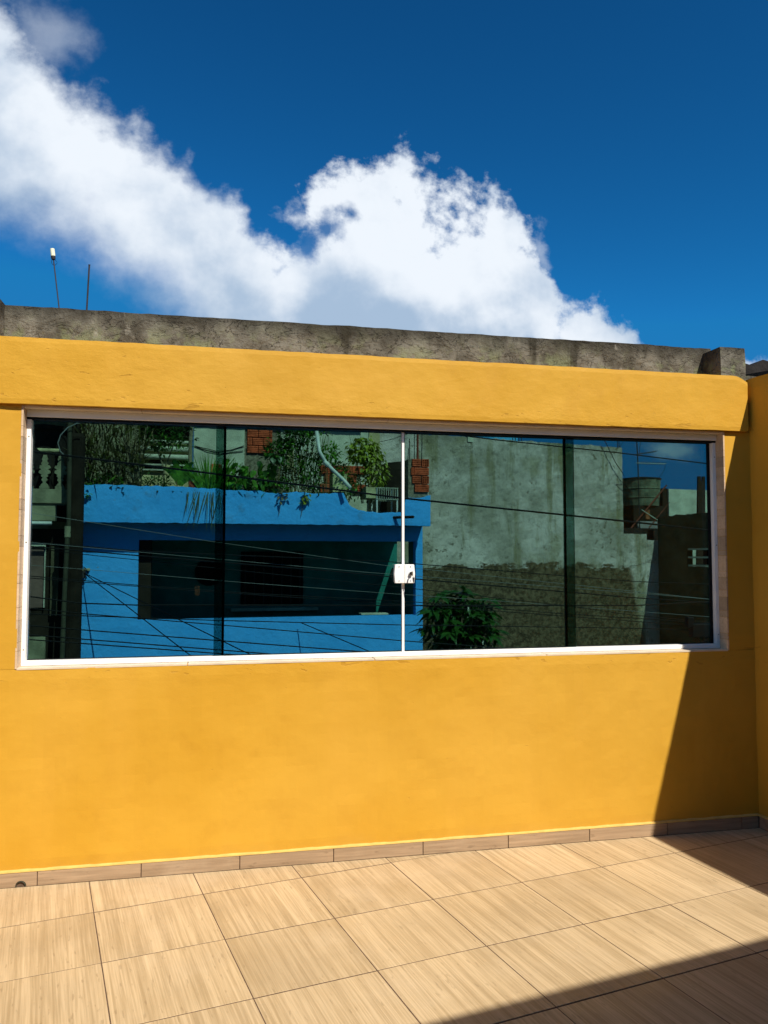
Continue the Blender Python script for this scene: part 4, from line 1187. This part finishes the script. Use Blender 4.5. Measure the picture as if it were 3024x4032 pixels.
MB().tube([Vector((sc_.x, sc_.y, GZ)), Vector((sc_.x, sc_.y, LF.z(165, 945, .55))), Vector((sc_.x, sc_.y, LF.z(165, 937, .55)))], [0.14, 0.135, 0.10], 16).build('post_shaft', 'dull', sp_)
pc = [LF.P(*LF.px(x, y, .9), .9) for x, y in ((182, 912), (165, 915), (146, 924), (131, 940), (125, 957), (130, 975), (141, 985), (152, 983))]
tag(MB().tube(pc, 0.009, 6).build('curved_cable', 'wire_pale'), 'pale cable curving down past the balcony rail', 'cable')

# ================================================================ ROOF GARDEN PLANTS
def rnd(a, b): return random.uniform(a, b)
def plant(name, X, Y, d, label, cat='plant'):
    u, _z = B.px(X, Y, d)
    return thing(name, B.P(u, zsoil, d), label, cat), u
def dome_leaves(t, u, d, zc_, ru, rz, rd, cnt, L_, w_, mat, droop=.5, individual=False, up=.3, nm='leaf'):
    m = MB(); obs = 0
    for k in range(cnt):
        th = rnd(0, 2 * math.pi); ph_ = rnd(-1, 1); r_ = rnd(.35, 1) ** .5
        s = math.sqrt(1 - ph_ * ph_)
        c = Vector((s * math.cos(th), s * math.sin(th), ph_)) * r_
        c *= 0.82 + 0.35 * noise.noise(c * 2.3 + Vector((u, d, 0)))
        p = B.P(u + c.x * ru, zc_ + c.z * rz, d + c.y * rd)
        dr_ = Vector((c.x + rnd(-.6, .6), -c.y + rnd(-.6, .6), up + rnd(-.8, .6)))
        q = MB() if individual else m
        q.blade(p, dr_, (rnd(-.4, .4), rnd(-.4, .4), 1), L_ * rnd(.65, 1.2), w_ * rnd(.7, 1.2), droop, 3)
        if individual: q.build(nm, mat, t)
    if not individual:
        tag(m.build('foliage', mat, t), kind='stuff')
def stems(t, u, d, n_, H, spread, r=.008, mat='stem', lean=0, nm='stems', z0=None):
    m = MB(); z0 = zsoil if z0 is None else z0
    tips = []
    for k in range(n_):
        a = B.P(u + rnd(-spread, spread) * .4, z0, d + rnd(-.15, .15))
        h = H * rnd(.6, 1.05); ex = rnd(-spread, spread) + lean
        b = a + B.U * ex * .4 + Vector((0, 0, h * .5)); c = a + B.U * ex + Vector((0, rnd(-.1, .1), h))
        m.tube([a, b, c], [r, r * .85, r * .5], 5); tips += [b, c, b.lerp(c, .5), a.lerp(b, .6)]
    tag(m.build(nm, mat, t), kind='stuff')
    return tips
# canes with long arching blades
for (X, wd, H, lb) in ((200, .35, 1.55, 'thin leftmost clump of tall canes on the blue roof'), (245, .42, 1.75, 'dense middle clump of tall canes with arching blades on the blue roof'), (292, .35, 1.6, 'tall dry clump of canes next to the small dark shrub')):
    t, u = plant('cane_clump', X, 1048, 0.05, lb)
    tips = stems(t, u, 0.0, 26, H, wd, .011, 'bark')
    m = MB(); m2 = MB()
    for k in range(150):
        p = random.choice(tips) + Vector((rnd(-.05, .05), rnd(-.05, .05), rnd(-.3, .2)))
        (m if random.random() < .7 else m2).blade(p, (rnd(-1, 1), rnd(-1, .6), rnd(.2, 1.3)), (0, 0, 1), rnd(.35, .75), rnd(.018, .045), rnd(.4, 1.1), 5)
    tag(m.build('blades', 'blade', t), kind='stuff'); tag(m2.build('dry_blades', 'dry', t), kind='stuff')
# small tree, dark
t, u = plant('small_tree', 352, 1048, -.1, 'small dark slender tree behind the canes on the blue roof', 'tree')
tr = MB()
base = B.P(u, zsoil, -.1); fork = B.P(u + .02, zsoil + .55, -.1)
tr.tube([base, fork, B.P(u - .25, zsoil + 1.3, -.15)], [.022, .018, .008], 6); tr.tube([fork, B.P(u + .25, zsoil + 1.2, -.05)], [.015, .007], 6)
tr.build('trunk', 'bark', t)
dome_leaves(t, u, -.1, zsoil + 1.25, .62, .42, .4, 620, .10, .045, 'leafd')
dome_leaves(t, u + .1, -.1, zsoil + 1.0, .5, .2, .3, 160, .09, .04, 'leaf')
t, u = plant('dark_shrub', 335, 1050, .05, 'low dense dark shrub at the foot of the small tree')
dome_leaves(t, u, .05, zsoil + .22, .42, .26, .25, 420, .08, .03, 'leafd')
stems(t, u, .05, 8, .4, .3, .006)
t, u = plant('banana_shoot', 388, 1050, .12, 'young broad drooping leaf shoot left of the pale trunk')
m = MB()
for k in range(7):
    m.blade(B.P(u + rnd(-.03, .03), zsoil + .25, .12), (rnd(-.6, .7), -.2, 1.2), (0, 1, 0), rnd(.35, .6), .15, 1.0, 6)
m.build('broad_leaves', 'leaf', t); stems(t, u, .12, 2, .35, .05, .015)
# pale trunk post
t, u = plant('bare_tree', 411, 1050, .1, 'straight pale tree trunk standing alone on the blue roof', 'tree')
MB().tube([B.P(u + .06, zsoil, .1), B.P(u, zsoil + .35, .1), B.P(u - .01, zsoil + 1.0, .1), B.P(u + .04, zsoil + 1.9, .1)], [.06, .042, .036, .034], 9).build('trunk', 'bark', t)
dome_leaves(t, u + .05, .1, zsoil + 2.2, .5, .3, .4, 220, .12, .05, 'leaf')
# grass clump
t, u = plant('grass_clump', 452, 1052, .16, 'bright green lemongrass clump spilling over the blue parapet')
m = MB()
for k in range(170):
    an = rnd(-1, 1)
    m.blade(B.P(u + an * .08, zsoil + .02, .16 + rnd(-.1, .1)), (an * .55 + rnd(-.15, .15), rnd(-.45, .3), 1), (0, 1, 0), rnd(.35, .95), rnd(.012, .026), rnd(.1, .5), 5)
tag(m.build('blades', 'leaf', t), kind='stuff')
m = MB()
for k in range(16):
    m.blade(B.P(u + rnd(-.45, .25), zsoil + .10, DP + .03), (rnd(-.35, .2), -.12, -1), (0, 1, 0), rnd(.3, .85), .016, .2, 4)
tag(m.build('hanging_blades', 'blade', t), kind='stuff')
# broad-leaf plants, leaves one by one
lm = None
for (X, z_, wd, cnt, lb, mt_) in ((498, .52, .28, 26, 'broad-leaved plant with pale green top leaves beside the grass clump', 'leaf'), (548, .48, .42, 62, 'large-leaved bush under the brick patch, hanging over the parapet', 'leaf'), (588, .62, .30, 34, 'large-leaved bush with dark leaves right of the brick patch', 'leafd')):
    t, u = plant('broadleaf_plant', X, 1052, .2, lb)
    stems(t, u, .15, 9, z_ + .25, wd * .8, .008)
    for k in range(cnt):
        an = rnd(0, 6.28); rr_ = rnd(.2, 1)
        p = B.P(u + math.cos(an) * wd * rr_, zsoil + z_ * rnd(.2, 1.45), .2 + abs(math.sin(an)) * .25)
        if lm is None:
            ob = MB().blade((0, 0, 0), (1, 0, 0), (0, 0, 1), .17, .12, .5, 4).build('leaf', 'leaf', t, local=True); lm = {'leaf': ob.data}
            md = ob.data.copy(); md.materials[0] = M['leafd']; lm['leafd'] = md
        else:
            ob = bpy.data.objects.new('leaf', lm[mt_]); COL.objects.link(ob); ob.parent = t
        ob.location = p - t.location
        ob.rotation_euler = (rnd(-.5, .5), rnd(.2, 1.3), rnd(0, 6.28)); s_ = rnd(.6, 1.2); ob.scale = (s_, s_, s_)
    dome_leaves(t, u, .05, zsoil + .2, wd, .28, .2, 160, .09, .05, 'leafd')
# dark bushy shrubs
for (X, z_, rx, rz_, cnt, lb, mt_) in ((625, .75, .36, .75, 620, 'tall dark bushy shrub left of the leaning plastic pipe', 'leafd'), (668, .55, .34, .6, 480, 'dark bushy shrub directly under the leaning plastic pipe', 'leafd'), (672, 1.55, .5, .35, 420, 'high dark crown of twigs above the plastic pipe', 'leafd'), (733, .62, .24, .22, 240, 'feathery shrub growing in the tall pale planter', 'leafd'), (740, .3, .3, .3, 200, 'low weeds behind the plastic pipe', 'leafd')):
    t, u = plant('bushy_shrub', X, 1055, -.1, lb)
    stems(t, u, -.1, 14, z_ + rz_ * .9, rx, .007)
    dome_leaves(t, u, -.1, zsoil + z_, rx, rz_, .3, cnt, .085, .035, mt_)
    dome_leaves(t, u, .1, zsoil + z_ * .9, rx * .9, rz_ * .8, .15, int(cnt * .18), .09, .04, 'leaf')
for (X, z_, rx, cnt, lb, mt_) in ((225, .22, .40, 300, 'low weedy shrub at the foot of the tallest canes', 'leafd'), (480, .30, .26, 260, 'low leafy weeds between the grass clump and the broad-leaved plants', 'leafd'), (520, .34, .34, 300, 'dense low bush under the large-leaved plants', 'leafd'), (600, .95, .34, 320, 'twiggy tall shrub between the brick patch and the plastic pipe', 'leafd'), (640, 1.25, .40, 360, 'dark leafy crown reaching above the shrubs left of the pipe', 'leafd'), (708, .9, .28, 220, 'sparse slender shrub against the pale wall right of the pipe', 'leaf'), (590, .22, .36, 260, 'low dark bush hanging over the parapet edge', 'leafd')):
    t, u = plant('garden_shrub', X, 1055, .05, lb)
    stems(t, u, .05, 10, z_ + .25, rx * .8, .006)
    dome_leaves(t, u, .05, zsoil + z_, rx, .30, .25, cnt, .10, .042, mt_)
    dome_leaves(t, u, .16, zsoil + z_, rx, .26, .15, int(cnt * .25), .10, .05, 'leaf')
# yellow-green vine
t, u = plant('climbing_vine', 795, 1075, -.15, 'sunlit yellow-green climbing vine above the wire rack')
stems(t, u, -.15, 14, 1.35, .3, .006)
dome_leaves(t, u - .1, -.12, zsoil + 1.02, .42, .34, .2, 420, .10, .06, 'leafy', .9, up=-.4)
dome_leaves(t, u + .12, -.12, zsoil + .62, .34, .4, .2, 300, .09, .05, 'leafy', .9, up=-.4)
dome_leaves(t, u, -.25, zsoil + .4, .5, .4, .15, 380, .08, .04, 'leafd', .7)
# small trailing plants on the parapet front
for (X, Y, cnt, lb, mt_) in ((183, 1062, 14, 'small trailing creeper at the left corner of the blue parapet', 'leaf'), (660, 1075, 26, 'little yellow tuft hanging on the blue parapet', 'leafy'), (612, 1072, 18, 'dry tuft growing from the top edge of the blue parapet', 'dry')):
    u, z_ = B.px(X, Y, DP + .03)
    t = thing('trailing_plant', B.P(u, z_ + .1, DP + .02), lb, 'plant')
    m = MB()
    for k in range(cnt):
        m.blade(B.P(u + rnd(-.08, .08), z_ + rnd(-.10, .12), DP + rnd(.02, .08)), (rnd(-1, 1), -.5, rnd(-.8, .6)), (0, 0, 1), .09, .045, .5, 3)
    tag(m.build('foliage', mt_, t), kind='stuff')
    MB().tube([B.P(u, z_ + .16, DP + .03), B.P(u - .03, z_, DP + .04), B.P(u - .08, z_ - .35, DP + .03)], .005, 5).build('stem', 'stem', t)

# leaf litter on the planting bed
m = MB()
for k in range(1500):
    u = rnd(pu[0][0], pu[10][0]); dd = rnd(-.3, DP - .02)
    m.blade(B.P(u, zsoil + rnd(.02, .14), dd), (rnd(-1, 1), rnd(-1, 1), rnd(-.2, .9)), (0, 0, 1), rnd(.05, .16), rnd(.015, .05), .5, 2)
lt = m.build('ground_cover', 'blade'); tag(lt, 'tangle of weeds and dry leaves along the roof garden bed', 'weeds', kind='stuff')

# ================================================================ STREET TREE
tc_ = at(998, 1335, 8.6)
tt = thing('street_tree', (tc_.x, 8.6, GZ + .13), 'dark glossy-leaved tree in front of the grey wall at the bottom of the glass', 'tree')
b0_ = Vector((tc_.x, 8.6, GZ + .13))
trm = MB().tube([b0_, b0_ + Vector((.05, 0, 1.2)), Vector((tc_.x, 8.6, tc_.z - .8))], [.07, .055, .045], 9)
hub = Vector((tc_.x, 8.6, tc_.z - .8))
whorls = []
for k in range(46):
    th = rnd(0, 6.28); ph_ = rnd(-.55, 1.0); s = math.sqrt(max(0, 1 - ph_ * ph_))
    e = Vector((tc_.x + s * math.cos(th) * .66, 8.6 + s * math.sin(th) * .55, tc_.z - .02 + ph_ * .62))
    e = e.lerp(hub, rnd(0, .25))
    if k < 22: trm.tube([hub, hub.lerp(e, .5) + Vector((0, 0, .08)), e], [.020, .013, .007], 5)
    whorls.append(e)
trm.build('trunk', 'bark', tt)
lt_mesh = None
for e in whorls:
    out = (e - (hub + Vector((0, 0, .3)))).normalized()
    for q in range(6):
        an = q * 1.05 + rnd(-.2, .2)
        dr_ = Vector((math.cos(an) * .9, math.sin(an) * .9, .1)) + out * .7
        if lt_mesh is None:
            ob = MB().blade((0, 0, 0), (1, 0, 0), (0, 0, 1), .27, .085, .9, 5).build('leaf', 'leafd', tt, smooth=True, local=True); lt_mesh = ob.data
        else:
            ob = bpy.data.objects.new('leaf', lt_mesh); COL.objects.link(ob); ob.parent = tt
        ob.location = e - tt.location
        ob.rotation_euler = (rnd(-.5, .5), rnd(-.25, .45) - .3 * dr_.z, math.atan2(dr_.y, dr_.x)); s_ = rnd(.8, 1.25); ob.scale = (s_, s_, s_)
dm_ = MB()
for k in range(1300):
    th = rnd(0, 6.28); ph_ = rnd(-1, .7); s = math.sqrt(1 - ph_ * ph_) * rnd(.2, .95)
    p = Vector((tc_.x + s * math.cos(th) * .66, 8.66 + s * math.sin(th) * .5, tc_.z - .12 + ph_ * .60))
    dm_.blade(p, (rnd(-1, 1), rnd(-1, 1), rnd(-1, .4)), (0, 0, 1), .20, .055, .8, 3)
tag(dm_.build('inner_foliage', 'leafd', tt), kind='stuff')

# ================================================================ STREET CABLES
WY = 5.6
def wire(pts, r, mat, label, y=WY):
    P = [at(x, yy, y) for x, yy in pts]
    a = P[0] + (P[0] - P[1]).normalized() * 12.5; b = P[-1] + (P[-1] - P[-2]).normalized() * 12.5
    a.y = y + .2; b.y = y + .2
    Q = [a, P[0].lerp(a, .3) + Vector((0, 0, -.03))] + P + [P[-1].lerp(b, .3) + Vector((0, 0, -.03)), b]
    ob = MB().tube(Q, r * 0.62, 6).build('street_cable', mat)
    tag(ob, label, 'cable', 'cables strung along the street')
    return a, b
WR = [
 ([(909, 930), (1080, 951), (1335, 978), (1532, 1002)], .012, 'wire', 'topmost black cable crossing the sky at the upper right of the glass'),
 ([(142, 984), (468, 1024), (868, 1076), (1352, 1126), (1535, 1146)], .019, 'wire', 'thickest black cable crossing in front of the blue parapet and grey wall'),
 ([(119, 1116), (466, 1171), (836, 1222), (960, 1234)], .0042, 'wire_pale', 'pale thin cable crossing just under the blue parapet'),
 ([(63, 1170), (296, 1190), (500, 1199), (823, 1212), (1369, 1256), (1535, 1262)], .009, 'wire', 'black cable at the level of the veranda top'),
 ([(63, 1180), (296, 1200), (706, 1233), (889, 1250), (1369, 1291), (1535, 1302)], .012, 'wire', 'black cable just under the one at the veranda top'),
 ([(198, 1231), (546, 1260), (868, 1284), (1104, 1300)], .0042, 'wire_pale', 'pale thin cable across the middle of the dark veranda'),
 ([(61, 1244), (296, 1264), (546, 1282), (889, 1300), (1220, 1326), (1535, 1346)], .008, 'wire', 'black cable across the middle of the dark veranda'),
 ([(60, 1288), (172, 1303), (293, 1307), (900, 1308), (1370, 1308), (1535, 1300)], .013, 'wire', 'nearly level twisted black cable low across the veranda'),
 ([(58, 1313), (172, 1325), (546, 1356), (868, 1384), (1220, 1410), (1535, 1432)], .010, 'wire', 'black cable sloping from the veranda sill to the bottom right'),
 ([(58, 1326), (463, 1340), (868, 1350), (1369, 1357), (1535, 1362)], .010, 'wire', 'nearly level black cable just under the veranda sill'),
 ([(56, 1351), (463, 1383), (786, 1408), (1100, 1432)], .012, 'wire', 'third lowest black cable at the bottom of the glass'),
 ([(56, 1371), (463, 1403), (700, 1422)], .012, 'wire', 'second lowest black cable at the bottom left of the glass'),
 ([(56, 1381), (463, 1411), (650, 1425)], .012, 'wire', 'lowest black cable at the bottom left of the glass'),
 ([(889, 1271), (1220, 1308), (1369, 1329), (1535, 1344)], .007, 'wire', 'thin black cable running above the street tree crown'),
 ([(1061, 1319), (1369, 1342), (1535, 1354)], .008, 'wire', 'black cable running right of the street tree crown'),
 ([(1400, 1283), (1540, 1295)], .0045, 'wire_pale', 'pale thin cable across the dark house wall'),
]
ends = [wire(*w) for w in WR]
# splice box hanging on the cables
s0 = at(1508, 1360, WY - .1)
sb = thing('splice_box', s0, 'black cable splice box hanging at the bottom right corner of the glass', 'box')
MB().box(s0.x - .11, s0.x + .30, s0.y - .05, s0.y + .05, s0.z - .10, s0.z + .08).build('box_body', 'wire', sb, bevel=.015)
MB().box(s0.x - .17, s0.x - .08, s0.y - .04, s0.y + .04, s0.z + .03, s0.z + .17).build('box_cap', 'wire', sb, bevel=.012)
for dx_ in (-.05, .06, .10, .17):
    MB().tube([s0 + Vector((dx_, 0, -.09)), s0 + Vector((dx_ + .06, 0, -.25)), s0 + Vector((dx_ + .11, 0, -.6)), s0 + Vector((dx_ + .1, 0, -1.2))], .011, 6).build('drop_cable', 'wire', sb)
MB().tube([s0 + Vector((-.04, -.02, -.09)), s0 + Vector((.02, -.02, -.17)), s0 + Vector((.09, -.02, -.15)), s0 + Vector((.13, -.02, -.09))], .009, 6).build('cable_loop', 'wire', sb)
# utility poles beyond both ends of the view
for x_, lb in ((-14.5, 'concrete utility pole at the left end of the street cables'), (20.5, 'concrete utility pole at the right end of the street cables')):
    t = thing('utility_pole', (x_, WY + .3, GZ), lb, 'pole', 'utility poles along the street')
    MB().tube([(x_, WY + .45, GZ), (x_, WY + .45, 6.5)], [.17, .11], 14).build('pole', 'pave', t)
    MB().box(x_ - .06, x_ + .06, WY + .1, WY + .3, -1.0, 6.2).build('crossarm', 'wooddark', t)
